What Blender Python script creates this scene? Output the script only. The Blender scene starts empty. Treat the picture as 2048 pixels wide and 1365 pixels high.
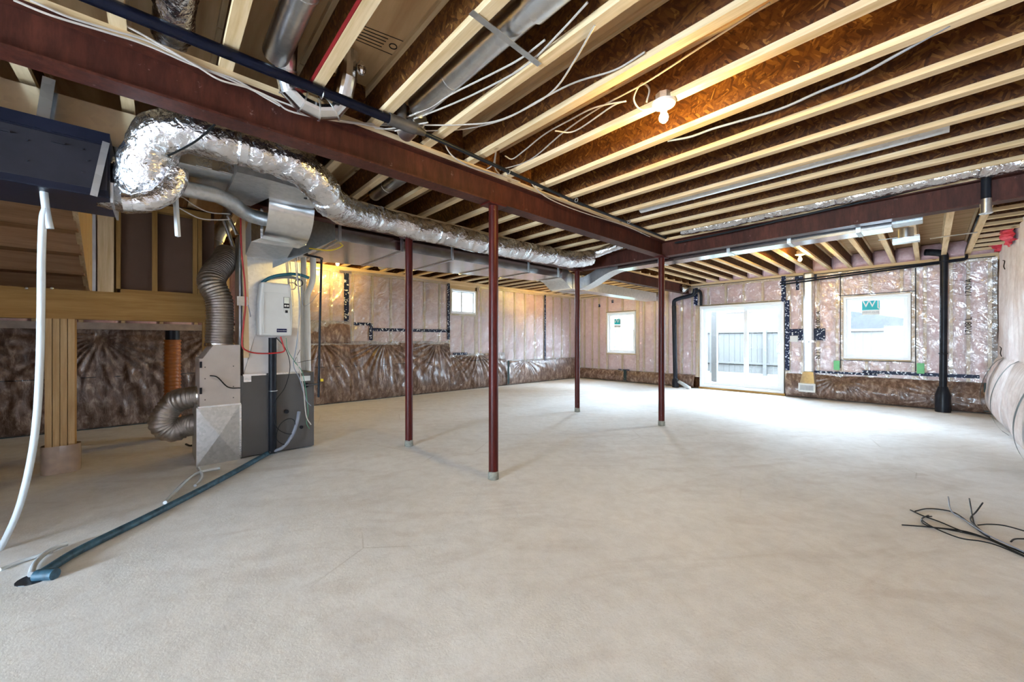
import bpy, math, random
from mathutils import Vector, Matrix, noise
random.seed(7)
S = bpy.context.scene
COL = S.collection
PI = math.pi

# ------------------------------------------------------------------ camera
# room axes: +Y towards the patio-door wall, +X towards the right-hand wall, metres, floor z = 0
FPX, YAW, CY, EYE = 769.2, math.radians(47.37), 681.0, 1.3
cam = bpy.data.cameras.new('camera'); camo = bpy.data.objects.new('camera', cam); COL.objects.link(camo)
cam.sensor_width = 36; cam.lens = FPX / 2048 * 36; cam.shift_y = -(682.5 - CY) / 2048; cam.clip_start = 0.02
camo.location = (0, 0, EYE); camo.rotation_euler = (PI / 2, 0, YAW)
S.camera = camo
S.view_settings.view_transform = 'Standard'; S.view_settings.look = 'None'
S.view_settings.exposure = 1.45; S.view_settings.gamma = 1.0; S.view_settings.use_curve_mapping = False

# ------------------------------------------------------------------ sky: bright overcast
W = bpy.data.worlds.new('overcast_sky'); S.world = W; W.use_nodes = True
bg = W.node_tree.nodes['Background']; bg.inputs[0].default_value = (0.63, 0.82, 1.0, 1); bg.inputs[1].default_value = 44.0
BULB = 540.0
BKX0, BKX1, BKZ = -1.6, -.2, 2.0    # opening added in the unseen back wall to let in fill daylight

def portal(loc, rot, sx, sy):
    l = bpy.data.lights.new('opening_portal', 'AREA'); l.shape = 'RECTANGLE'; l.size = sx; l.size_y = sy
    l.cycles.is_portal = True
    o = bpy.data.objects.new('opening_portal', l); COL.objects.link(o); o.location = loc; o.rotation_euler = rot
portal((-3.26, 11.05, 1.15), (-PI / 2, 0, 0), 1.9, 2.2)
portal((-0.75, 11.05, 1.56), (-PI / 2, 0, 0), 1.0, 1.3)
portal((-6.63, 11.05, 1.54), (-PI / 2, 0, 0), 1.0, 1.3)
portal((-8.6, 5.9, 2.3), (0, -PI / 2, 0), 0.65, 0.85)

portal((-.9, -6.1, 1.0), (PI / 2, 0, 0), 1.4, 2.0)

# ------------------------------------------------------------------ helpers
def _ray(u, v):
    s, c = math.sin(YAW), math.cos(YAW); a = (u - 1024) / FPX; b = (CY - v) / FPX
    return Vector((-s + c * a, c + s * a, b))
def px(u, v, x=None, y=None, z=None):
    """point of the room seen at photo pixel (u, v) on a known plane"""
    d = _ray(u, v)
    t = x / d.x if x is not None else y / d.y if y is not None else (z - EYE) / d.z
    return Vector((d.x * t, d.y * t, EYE + d.z * t))
def pxs(l, **k): return [px(u, v, **k) for u, v in l]
def V(*a): return Vector(a)

def spline(P, n=6):
    P = [Vector(p) for p in P]
    if len(P) < 3: return P
    Q = [P[0] * 2 - P[1]] + P + [P[-1] * 2 - P[-2]]; out = []
    for i in range(1, len(Q) - 2):
        a, b, c, d = Q[i - 1:i + 3]
        for k in range(n):
            t = k / n
            out.append(0.5 * ((2 * b) + (c - a) * t + (2 * a - 5 * b + 4 * c - d) * t * t + (3 * b - a - 3 * c + d) * t ** 3))
    out.append(P[-1]); return out
def resample(P, step):
    P = [Vector(p) for p in P]; out = [P[0].copy()]; acc = 0
    L = sum((b - a).length for a, b in zip(P, P[1:])); n = max(2, int(L / step)); st = L / n; need = st
    for a, b in zip(P, P[1:]):
        l = (b - a).length
        while l > 0 and acc + l >= need - 1e-9:
            out.append(a + (b - a) * ((need - acc) / l)); need += st
        acc += l
    return out

class MB:
    def __init__(s): s.v = []; s.f = []
    def add(s, vs, fs):
        o = len(s.v); s.v += [Vector(p) for p in vs]; s.f += [tuple(i + o for i in f) for f in fs]; return s
    def box(s, x0, x1, y0, y1, z0, z1):
        x0, x1 = min(x0, x1), max(x0, x1); y0, y1 = min(y0, y1), max(y0, y1); z0, z1 = min(z0, z1), max(z0, z1)
        return s.hexa([(x0, y0, z0), (x1, y0, z0), (x1, y1, z0), (x0, y1, z0)], [(x0, y0, z1), (x1, y0, z1), (x1, y1, z1), (x0, y1, z1)])
    def hexa(s, a, b):
        return s.add(list(a) + list(b), [(3, 2, 1, 0), (4, 5, 6, 7), (0, 1, 5, 4), (1, 2, 6, 5), (2, 3, 7, 6), (3, 0, 4, 7)])
    def bar(s, p, q, w, h, up=(0, 0, 1)):
        p, q, up = Vector(p), Vector(q), Vector(up); d = (q - p).normalized(); r = d.cross(up).normalized(); n = r.cross(d)
        c = [r * (w / 2) * i + n * (h / 2) * j for i, j in ((-1, -1), (1, -1), (1, 1), (-1, 1))]
        return s.hexa([p + k for k in c], [q + k for k in c])
    def prism(s, pts, off):
        n = len(pts); a = [Vector(p) for p in pts]; off = Vector(off)
        return s.add(a + [p + off for p in a], [tuple(range(n))[::-1], tuple(range(n, 2 * n))] + [(i, (i + 1) % n, n + (i + 1) % n, n + i) for i in range(n)])
    def tube(s, P, r, n=8, cap=True, wob=None, phase=0):
        P = [Vector(p) for p in P]; T = []
        for i in range(len(P)):
            T.append((P[min(i + 1, len(P) - 1)] - P[max(i - 1, 0)]).normalized())
        up = Vector((0, 0, 1)) if abs(T[0].z) < .9 else Vector((1, 0, 0))
        nrm = (up - T[0] * up.dot(T[0])).normalized(); vs = []
        for i, p in enumerate(P):
            nrm = (nrm - T[i] * nrm.dot(T[i])).normalized(); b = T[i].cross(nrm)
            rr = r[i] if isinstance(r, (list, tuple)) else r
            for k in range(n):
                a = 2 * PI * k / n + phase; d = nrm * math.cos(a) + b * math.sin(a)
                q = rr * (1 + (wob(i, k, p, d) if wob else 0))
                vs.append(p + d * q)
        fs = [(i * n + k, i * n + (k + 1) % n, (i + 1) * n + (k + 1) % n, (i + 1) * n + k) for i in range(len(P) - 1) for k in range(n)]
        if cap: fs += [tuple(range(n))[::-1], tuple((len(P) - 1) * n + k for k in range(n))]
        return s.add(vs, fs)
    def cyl(s, p, q, r, n=16): return s.tube([p, q], r, n)
    def grid(s, fn, nu, nv):
        vs = [fn(i / nu, j / nv) for j in range(nv + 1) for i in range(nu + 1)]
        return s.add(vs, [(j * (nu + 1) + i, j * (nu + 1) + i + 1, (j + 1) * (nu + 1) + i + 1, (j + 1) * (nu + 1) + i) for j in range(nv) for i in range(nu)])
    def ball(s, c, r, n=16, m=10, sq=1):
        c = Vector(c)
        return s.grid(lambda a, b: c + Vector((math.cos(2 * PI * a) * math.sin(PI * b) * r, math.sin(2 * PI * a) * math.sin(PI * b) * r, -math.cos(PI * b) * r * sq)), n, m)
    def ring(s, c, R, r, axis='z', n=24, m=6, a0=0, a1=2 * PI):
        c = Vector(c); P = []
        for i in range(n + 1):
            a = a0 + (a1 - a0) * i / n; x, y = math.cos(a) * R, math.sin(a) * R
            P.append(c + (Vector((x, y, 0)) if axis == 'z' else Vector((0, x, y)) if axis == 'x' else Vector((x, 0, y))))
        return s.tube(P, r, m)
    def build(s, name, mat, parent=None, smooth=False, bevel=0, kind=None, label=None, cat=None, group=None, origin=None):
        if parent is not None:
            loc = Vector((0, 0, 0)); q = parent
            while q is not None: loc += q.location; q = q.parent
        elif origin is not None: loc = Vector(origin)
        else:
            xs = [p.x for p in s.v]; ys = [p.y for p in s.v]; zs = [p.z for p in s.v]
            loc = Vector(((min(xs) + max(xs)) / 2, (min(ys) + max(ys)) / 2, min(zs)))
        me = bpy.data.meshes.new(name); me.from_pydata([tuple(p - loc) for p in s.v], [], s.f); me.update()
        me.materials.append(MAT[mat])
        if smooth:
            me.polygons.foreach_set('use_smooth', [True] * len(me.polygons))
        o = bpy.data.objects.new(name, me); COL.objects.link(o)
        if parent is not None: o.parent = parent
        else: o.location = loc
        if bevel:
            m = o.modifiers.new('bevel', 'BEVEL'); m.width = bevel; m.segments = 2; m.limit_method = 'ANGLE'
        if smooth == 'auto':
            bpy_smooth(me)
        tag(o, label, cat, group, kind)
        return o
def bpy_smooth(me, ang=40):
    me.set_sharp_from_angle(angle=math.radians(ang))
def tag(o, label=None, cat=None, group=None, kind=None):
    for k, v in (('label', label), ('category', cat), ('group', group), ('kind', kind)):
        if v: o[k] = v
    return o
def thing(name, loc, label=None, cat=None, group=None, kind=None):
    o = bpy.data.objects.new(name, None); COL.objects.link(o); o.location = loc; o.empty_display_size = .1
    return tag(o, label, cat, group, kind)
def dup(root, loc, label=None, group=None):
    def cp(o, par):
        c = o.copy(); COL.objects.link(c); c.parent = par
        for ch in list(o.children):
            cp(ch, c)
        return c
    r = cp(root, None); r.location = loc
    if label: r['label'] = label
    if group: r['group'] = group
    return r
def text_mesh(txt, size, mirror=False, extrude=.001):
    c = bpy.data.curves.new('lettering', 'FONT'); c.body = txt; c.size = size; c.extrude = extrude; c.align_x = 'CENTER'; c.align_y = 'CENTER'
    o = bpy.data.objects.new('lettering', c); COL.objects.link(o)
    dg = bpy.context.evaluated_depsgraph_get(); me = bpy.data.meshes.new_from_object(o.evaluated_get(dg))
    vs = [v.co.copy() for v in me.vertices]; fs = [tuple(p.vertices) for p in me.polygons]
    bpy.data.objects.remove(o); bpy.data.curves.remove(c)
    if mirror: vs = [Vector((-v.x, v.y, v.z)) for v in vs]
    return vs, fs
def lettering(txt, size, origin, right, up, mirror=False):
    """mesh of flat letters: x along right, y along up"""
    vs, fs = text_mesh(txt, size, mirror); right, up = Vector(right), Vector(up); n = right.cross(up); o = Vector(origin)
    return MB().add([o + right * v.x + up * v.y + n * v.z for v in vs], fs)

# ------------------------------------------------------------------ materials
MAT = {}
class NT:
    def __init__(s, name):
        m = bpy.data.materials.new(name); m.use_nodes = True; MAT[name] = m; s.m = m; s.t = m.node_tree; s.n = s.t.nodes
        s.p = s.n['Principled BSDF']; s.out = s.n['Material Output']; s._co = None
    def new(s, t, **k):
        n = s.n.new(t)
        for a, b in k.items(): setattr(n, a, b)
        return n
    def link(s, a, b): s.t.links.new(a, b)
    def coords(s, scale=(1, 1, 1), rnd=True, rot=(0, 0, 0)):
        if s._co is None:
            tc = s.new('ShaderNodeTexCoord'); s._co = tc.outputs['Object']
            if rnd:
                oi = s.new('ShaderNodeObjectInfo'); mu = s.new('ShaderNodeMath', operation='MULTIPLY'); mu.inputs[1].default_value = 37.0
                s.link(oi.outputs['Random'], mu.inputs[0]); ad = s.new('ShaderNodeVectorMath', operation='ADD')
                s.link(s._co, ad.inputs[0]); s.link(mu.outputs[0], ad.inputs[1]); s._co = ad.outputs[0]
        co = s._co
        if any(rot):
            rm = s.new('ShaderNodeMapping'); rm.inputs['Rotation'].default_value = rot; s.link(co, rm.inputs[0]); co = rm.outputs[0]
        mp = s.new('ShaderNodeMapping'); mp.inputs['Scale'].default_value = scale
        s.link(co, mp.inputs[0]); return mp.outputs[0]
    def noise(s, scale=5, detail=4, rough=.55, stretch=(1, 1, 1), dist=0, rnd=True, rot=(0, 0, 0)):
        n = s.new('ShaderNodeTexNoise'); n.inputs['Scale'].default_value = scale; n.inputs['Detail'].default_value = detail
        n.inputs['Roughness'].default_value = rough; n.inputs['Distortion'].default_value = dist
        s.link(s.coords(stretch, rnd, rot), n.inputs['Vector']); return n.outputs['Fac']
    def voro(s, scale=5, stretch=(1, 1, 1), feature='F1', out='Distance', rnd=True, rot=(0, 0, 0)):
        n = s.new('ShaderNodeTexVoronoi'); n.feature = feature; n.inputs['Scale'].default_value = scale
        s.link(s.coords(stretch, rnd, rot), n.inputs['Vector']); return n.outputs[out]
    def ramp(s, fac, stops):
        r = s.new('ShaderNodeValToRGB'); e = r.color_ramp.elements
        while len(e) < len(stops): e.new(.5)
        for k, (p, c) in enumerate(stops):
            e[k].position = p; e[k].color = (*c, 1) if len(c) == 3 else c
        s.link(fac, r.inputs[0]); return r.outputs[0]
    def mix(s, a, b, fac, mode='MIX'):
        m = s.new('ShaderNodeMix', data_type='RGBA', blend_type=mode)
        for v, i in ((fac, 0), (a, 6), (b, 7)):
            if hasattr(v, 'is_linked'): s.link(v, m.inputs[i])
            elif i == 0: m.inputs[0].default_value = v
            else: m.inputs[i].default_value = (*v, 1)
        return m.outputs[2]
    def bump(s, h, strength=.3, dist=.01, into=None):
        b = s.new('ShaderNodeBump'); b.inputs['Strength'].default_value = strength; b.inputs['Distance'].default_value = dist
        s.link(h, b.inputs['Height']); s.link(b.outputs[0], (into or s.p).inputs['Normal']); return b.outputs[0]
    def base(s, c):
        if hasattr(c, 'is_linked'): s.link(c, s.p.inputs['Base Color'])
        else: s.p.inputs['Base Color'].default_value = (*c, 1)
        return s
    def set(s, rough=None, metal=None, coat=None, coatr=None, spec=None, alpha=None, trans=None):
        for k, v in (('Roughness', rough), ('Metallic', metal), ('Coat Weight', coat), ('Coat Roughness', coatr), ('Specular IOR Level', spec), ('Alpha', alpha), ('Transmission Weight', trans)):
            if v is None: continue
            if hasattr(v, 'is_linked'): s.link(v, s.p.inputs[k])
            else: s.p.inputs[k].default_value = v
        return s
def plain(name, c, rough=.5, metal=0, var=.12, scale=8, coat=0, bumpk=0, bscale=60):
    t = NT(name); d = tuple(x * (1 - var) for x in c); l = tuple(min(1, x * (1 + var)) for x in c)
    t.base(t.ramp(t.noise(scale, 4), [(.3, d), (.7, l)])).set(rough=rough, metal=metal, coat=coat)
    if sum(c) < .2 and not metal: t.set(spec=.18)
    if bumpk: t.bump(t.noise(bscale, 3), bumpk, .005)
    return t

# concrete slab
t = NT('concrete')
a = t.ramp(t.noise(.8, 6, .6, rnd=False), [(.3, (.70, .69, .68)), (.7, (.82, .82, .82))])
b = t.ramp(t.noise(9, 9, .7, rnd=False, dist=.4), [(.30, (.80, .78, .76)), (.60, (1, 1, 1))])
c = t.mix(a, b, .6, 'MULTIPLY')
sw = t.ramp(t.noise(2.6, 7, .62, stretch=(1, .3, 1), rnd=False, dist=1.6, rot=(0, 0, .6)), [(.34, (.86, .83, .81)), (.50, (1, 1, 1))])
c = t.mix(c, sw, .7, 'MULTIPLY')
sk = t.ramp(t.noise(130, 3, .7, rnd=False), [(.30, (.72, .70, .68)), (.46, (1, 1, 1))])
c = t.mix(c, sk, .5, 'MULTIPLY')
ed = t.ramp(t.voro(.55, feature='DISTANCE_TO_EDGE', rnd=False), [(0, (.72, .69, .66)), (.004, (1, 1, 1))])
cm = t.ramp(t.noise(.7, 2, rnd=False), [(.52, (0, 0, 0)), (.6, (1, 1, 1))])
ed = t.mix((1, 1, 1), ed, cm)
c = t.mix(c, ed, .8, 'MULTIPLY')
t.base(c).set(rough=.75, spec=.3)
t.bump(t.noise(45, 9, .75, rnd=False), .35, .01)

# primer-red steel with streaks
def steel(name, dk, lt, rough=.55):
    t = NT(name)
    a = t.ramp(t.noise(3, 6, .65, stretch=(1, 1, .12)), [(.3, dk), (.72, lt)])
    b = t.ramp(t.noise(26, 5, .7, stretch=(1, 1, .2)), [(.38, (.42, .36, .33)), (.62, (1, 1, 1))])
    sc = t.ramp(t.noise(11, 8, .75), [(.64, (0, 0, 0)), (.72, (1, 1, 1))])
    c = t.mix(a, b, .75, 'MULTIPLY'); c = t.mix(c, (.26, .17, .15), sc)
    t.base(c).set(rough=rough, spec=.25); t.bump(t.noise(40, 4), .1, .004)
steel('steel_primer', (.045, .010, .006), (.110, .029, .016))
steel('post_red', (.062, .006, .004), (.092, .010, .007), .4)

# lumber, grain along x / y / z
def wood(name, axis, dk, lt, knots=True, rough=.7):
    t = NT(name); st = [1, 1, 1]; st[axis] = .07
    a = t.ramp(t.noise(22, 6, .6, stretch=st, dist=.3), [(.3, dk), (.68, lt)])
    b = t.ramp(t.noise(90, 3, .6, stretch=st), [(.3, (.86, .82, .76)), (.6, (1, 1, 1))])
    c = t.mix(a, b, .7, 'MULTIPLY')
    if knots:
        ks = [1, 1, 1]; ks[axis] = .5
        k = t.ramp(t.voro(5.5, stretch=ks), [(.05, (.30, .17, .08)), (.11, (1, 1, 1))])
        c = t.mix(c, k, .8, 'MULTIPLY')
    oi = t.new('ShaderNodeObjectInfo'); rr = t.ramp(oi.outputs['Random'], [(0, (.86, .84, .80)), (1, (1, 1, 1))])
    c = t.mix(c, rr, 1.0, 'MULTIPLY')
    t.base(c).set(rough=rough, spec=.3); t.bump(t.noise(60, 3, stretch=st), .1, .003)
for k, n in enumerate('xyz'):
    wood('pine_' + n, k, (.62, .43, .225), (.84, .66, .43))
    wood('aged_' + n, k, (.31, .165, .048), (.46, .28, .092))
    wood('tan_' + n, k, (.50, .33, .16), (.68, .50, .28))
    wood('oak_' + n, k, (.40, .22, .11), (.56, .34, .19), knots=False)
# strand board
t = NT('strand_board')
a = t.voro(80, stretch=(.22, .22, 1), out='Color', rot=(.25, .35, .6)); b = t.voro(74, stretch=(1, .3, .2), out='Color', rot=(.4, -.5, .3)); b2 = t.voro(77, stretch=(.2, .2, 1), out='Color', rot=(-.7, -.75, .2))
m = t.mix(a, b, t.ramp(t.noise(17, 3), [(.46, (0, 0, 0)), (.52, (1, 1, 1))])); m = t.mix(m, b2, t.ramp(t.noise(14, 3, rot=(.1, 0, 0)), [(.48, (0, 0, 0)), (.54, (1, 1, 1))]))
g = t.new('ShaderNodeRGBToBW'); t.link(m, g.inputs[0])
c = t.ramp(g.outputs[0], [(.12, (.055, .015, .004)), (.45, (.105, .034, .007)), (.68, (.15, .055, .011)), (.84, (.21, .09, .020)), (.97, (.34, .18, .05))])
c = t.mix(c, t.ramp(t.noise(2.5, 3), [(.35, (.72, .68, .65)), (.65, (1, 1, 1))]), .8, 'MULTIPLY')
t.base(c).set(rough=.6, spec=.3); t.bump(g.outputs[0], .25, .003)
# spruce plywood of the subfloor
t = NT('plywood')
a = t.ramp(t.noise(7, 6, .6, stretch=(.12, 1, 1), rnd=False, dist=.5), [(.3, (.46, .27, .12)), (.7, (.70, .48, .26))])
k = t.ramp(t.voro(3.6, stretch=(.55, 1, 1), rnd=False), [(.05, (.22, .10, .04)), (.10, (1, 1, 1))])
t.base(t.mix(a, k, .8, 'MULTIPLY')).set(rough=.75)
# metals
def metal(name, c0, c1, rough, bumpk, bscale, spangle=18, bstretch=(1, 1, 1), bd=.01):
    t = NT(name); sp = t.new('ShaderNodeRGBToBW'); t.link(t.voro(spangle, out='Color'), sp.inputs[0])
    t.base(t.ramp(sp.outputs[0], [(.1, c0), (.9, c1)])).set(metal=1, rough=rough)
    if bumpk: t.bump(t.noise(bscale, 3, .5, stretch=bstretch, dist=.4), bumpk, bd)
metal('galvanised', (.66, .68, .70), (.78, .80, .81), .30, .03, 3.0, 30)
metal('galvanised_bright', (.70, .72, .74), (.80, .82, .83), .17, .10, 2.2, 30)
metal('galvanised_dull', (.52, .54, .55), (.64, .65, .66), .45, .03, 5, 40)
metal('foil', (.62, .62, .64), (.80, .80, .82), .22, .8, 26, 9, bd=.02)
metal('flex_metal', (.40, .37, .34), (.52, .49, .46), .48, .25, 50, 30)
metal('strap_steel', (.45, .47, .49), (.58, .6, .62), .4, 0, 1)
metal('foil_tape', (.75, .77, .8), (.9, .92, .95), .18, .5, 40, 10)
# insulation
def batt(name, dk, lt, sc, coat=.0):
    t = NT(name); a = t.noise(sc, 7, .7, rnd=False); b = t.noise(2.2, 4, .6, rnd=False)
    c = t.mix(t.ramp(a, [(.3, dk), (.7, lt)]), t.ramp(b, [(.3, (.80, .76, .76)), (.65, (1, 1, 1))]), .8, 'MULTIPLY')
    t.base(c).set(rough=.95, spec=.1, coat=coat, coatr=.12); return t, a
t, a = batt('pink_batt', (.78, .47, .49), (.96, .74, .73), 16); t.bump(a, .5, .02)
t, a = batt('white_blanket', (.72, .62, .62), (.90, .86, .86), 9)
t.set(coat=.5, coatr=.25); t.bump(t.noise(5, 6, .6, stretch=(1, .6, .25), rnd=False, dist=.5), .5, .03)
t = NT('brown_blanket')
a = t.noise(13, 9, .68, stretch=(1, 1, .5), rnd=False, dist=.5)
b = t.noise(3, 4, .6, rnd=False)
c = t.ramp(a, [(.3, (.060, .030, .020)), (.5, (.185, .112, .083)), (.72, (.50, .39, .32))])
c = t.mix(c, t.ramp(b, [(.3, (.62, .60, .6)), (.65, (1, 1, 1))]), .8, 'MULTIPLY')
sx = t.new('ShaderNodeSeparateXYZ'); t.link(t.coords(rnd=False), sx.inputs[0])
cp = t.new('ShaderNodeMath', operation='COMPARE'); t.link(sx.outputs[2], cp.inputs[0]); cp.inputs[1].default_value = .76; cp.inputs[2].default_value = .007
dash = t.ramp(t.noise(3.5, 1, .5, stretch=(1, 1, .0), rnd=False), [(.50, (0, 0, 0)), (.52, (1, 1, 1))])
mk = t.new('ShaderNodeMath', operation='MULTIPLY'); t.link(cp.outputs[0], mk.inputs[0]); t.link(dash, mk.inputs[1])
c = t.mix(c, (.02, .015, .015), mk.outputs[0])                      # printed dashes on the sheet
t.base(c).set(rough=.55, spec=.3, coat=1.0, coatr=.10)
bn = t.new('ShaderNodeBump'); bn.inputs['Strength'].default_value = .5; bn.inputs['Distance'].default_value = .02
t.link(t.noise(16, 5, .6, stretch=(1, 1, .3), rnd=False, dist=1.0), bn.inputs['Height']); t.link(bn.outputs[0], t.p.inputs['Coat Normal']); t.link(bn.outputs[0], t.p.inputs['Normal'])
# clear polyethylene sheet: see-through with glossy wrinkles
def sheet(name, clear, haze, hazecol):
    t = NT(name); t.n.remove(t.p)
    tr = t.new('ShaderNodeBsdfTransparent'); tr.inputs[0].default_value = (.97, .97, .97, 1)
    gl = t.new('ShaderNodeBsdfGlossy'); gl.inputs['Roughness'].default_value = .18; gl.inputs[0].default_value = (1, 1, 1, 1)
    df = t.new('ShaderNodeBsdfDiffuse'); df.inputs[0].default_value = (*hazecol, 1)
    b = t.new('ShaderNodeBump'); b.inputs['Strength'].default_value = 1.0; b.inputs['Distance'].default_value = .06
    t.link(t.noise(7, 4, .55, stretch=(1, 1, .22), rnd=False, dist=.8, rot=(.7, .5, 0)), b.inputs['Height'])
    for n in (gl, df): t.link(b.outputs[0], n.inputs['Normal'])
    lw = t.new('ShaderNodeLayerWeight'); lw.inputs[0].default_value = .35; t.link(b.outputs[0], lw.inputs['Normal'])
    mu = t.new('ShaderNodeMath', operation='MULTIPLY_ADD'); t.link(lw.outputs['Fresnel'], mu.inputs[0]); mu.inputs[1].default_value = .8; mu.inputs[2].default_value = clear
    m1 = t.new('ShaderNodeMixShader'); m1.inputs[0].default_value = haze; t.link(tr.outputs[0], m1.inputs[1]); t.link(df.outputs[0], m1.inputs[2])
    m2 = t.new('ShaderNodeMixShader'); t.link(mu.outputs[0], m2.inputs[0]); t.link(m1.outputs[0], m2.inputs[1]); t.link(gl.outputs[0], m2.inputs[2])
    t.link(m2.outputs[0], t.out.inputs[0])
sheet('clear_poly', .13, .20, (.95, .90, .88))
sheet('window_glass', .01, .0, (1, 1, 1))
for n in MAT['window_glass'].node_tree.nodes:
    if n.type == 'BUMP': n.inputs['Strength'].default_value = 0
    if n.type == 'BSDF_GLOSSY': n.inputs['Roughness'].default_value = .02
# tape with pale print marks
t = NT('blue_tape'); t.base(t.ramp(t.noise(26, 2, .4), [(.585, (.006, .012, .045)), (.62, (.62, .66, .74))])).set(rough=.45, spec=.25)
plain('black_seal', (.02, .025, .03), .5)
plain('green_tape', (.14, .50, .20), .5)
plain('dark_tape', (.03, .05, .05), .4)
plain('dark_cabinet', (.008, .009, .018), .38, var=.25, scale=6)
plain('dark_cabinet_underside', (.016, .015, .020), .5, var=.2)
plain('furnace_grey', (.085, .080, .080), .42, var=.1, scale=3)
plain('beige_panel', (.54, .49, .46), .45, var=.05)
plain('light_panel', (.66, .62, .60), .4, var=.06)
plain('white_plastic', (.62, .62, .60), .35, var=.03)
plain('ivory_plastic', (.60, .60, .58), .4, var=.03)
plain('vinyl_white', (.82, .85, .87), .35, var=.02)
plain('pvc_white', (.75, .76, .76), .35, var=.04)
plain('black_abs', (.012, .014, .02), .35, var=.3)
plain('navy_pipe', (.003, .004, .011), .25, var=.3)
plain('iron_grey', (.10, .09, .085), .5, metal=.6, var=.3)
plain('cable_white', (.46, .40, .35), .5, var=.05)
plain('cable_grey', (.22, .24, .30), .5)
plain('cable_black', (.015, .017, .02), .45)
plain('cable_red', (.45, .02, .02), .45)
plain('cable_yellow', (.62, .45, .03), .4)
plain('cable_green', (.05, .22, .12), .45)
plain('teal_hose', (.01, .11, .16), .35)
plain('dusty_hose', (.03, .085, .13), .5, var=.55, scale=25)
plain('clear_tube', (.55, .60, .64), .25, coat=.5, var=.05)
plain('orange_pipe', (.32, .085, .006), .35, coat=.4)
plain('brown_board', (.13, .075, .052), .85, var=.12, scale=2)
plain('gypsum_edge', (.62, .60, .60), .8)
plain('red_paint', (.16, .008, .008), .6)
plain('red_rag', (.55, .03, .06), .6)
plain('concrete_patch', (.24, .23, .19), .9, var=.25, scale=30)
plain('ink', (.02, .018, .016), .8)
plain('sticker_teal', (.0, .38, .42), .5, var=.02)
plain('badge_navy', (.008, .010, .06), .4, var=.02)
plain('grey_ink', (.30, .32, .34), .6)
plain('lcd', (.75, .76, .68), .4)
plain('grass', (0.0307, 0.0347, 0.0226), .9, var=.35, scale=6)
plain('fence_wood', (0.0253, 0.0237, 0.0221), .8, var=.1)
plain('brick_far', (0.0270, 0.0216, 0.0192), .9, var=.15, scale=12)
plain('siding_far', (0.0325, 0.0325, 0.0325), .8, var=.05)
plain('roof_far', (0.0115, 0.0123, 0.0133), .9)
plain('plastic_wrap', (.42, .33, .28), .3, coat=.6, var=.2)
t = NT('bulb_glow'); t.base((1, .9, .7)); t.p.inputs['Emission Color'].default_value = (1.0, .69, .19, 1); t.p.inputs['Emission Strength'].default_value = BULB

# ------------------------------------------------------------------ structure: floor, subfloor, walls
XL, XR, YF, YB = -8.45, 0.97, 10.95, -6.0          # outer faces
ZJ, ZS = 2.84, 3.142                               # joist undersides, subfloor underside
MB().box(XL - .2, XR + .2, YB - .2, YF + .1, -.12, 0).build('floor', 'concrete', kind='structure', origin=(0, 0, 0))
MB().box(XL - .2, XR + .2, YB - .2, YF + .2, ZS, ZS + .03).build('ceiling', 'plywood', kind='structure', origin=(0, 0, ZS))
m = MB().box(XL - .2, BKX0, YB - .15, YB, 0, ZS).box(BKX1, XR + .2, YB - .15, YB, 0, ZS).box(BKX0, BKX1, YB - .15, YB, BKZ, ZS)
m.build('wall_back', 'white_blanket', kind='structure')
MB().box(XL, -3.0, -2.42, -2.3, 0, ZJ - .3).build('shade_partition', 'brown_board', kind='structure')   # unseen partition added to keep daylight from behind off the left side   # back wall above: opening added for fill daylight

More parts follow.
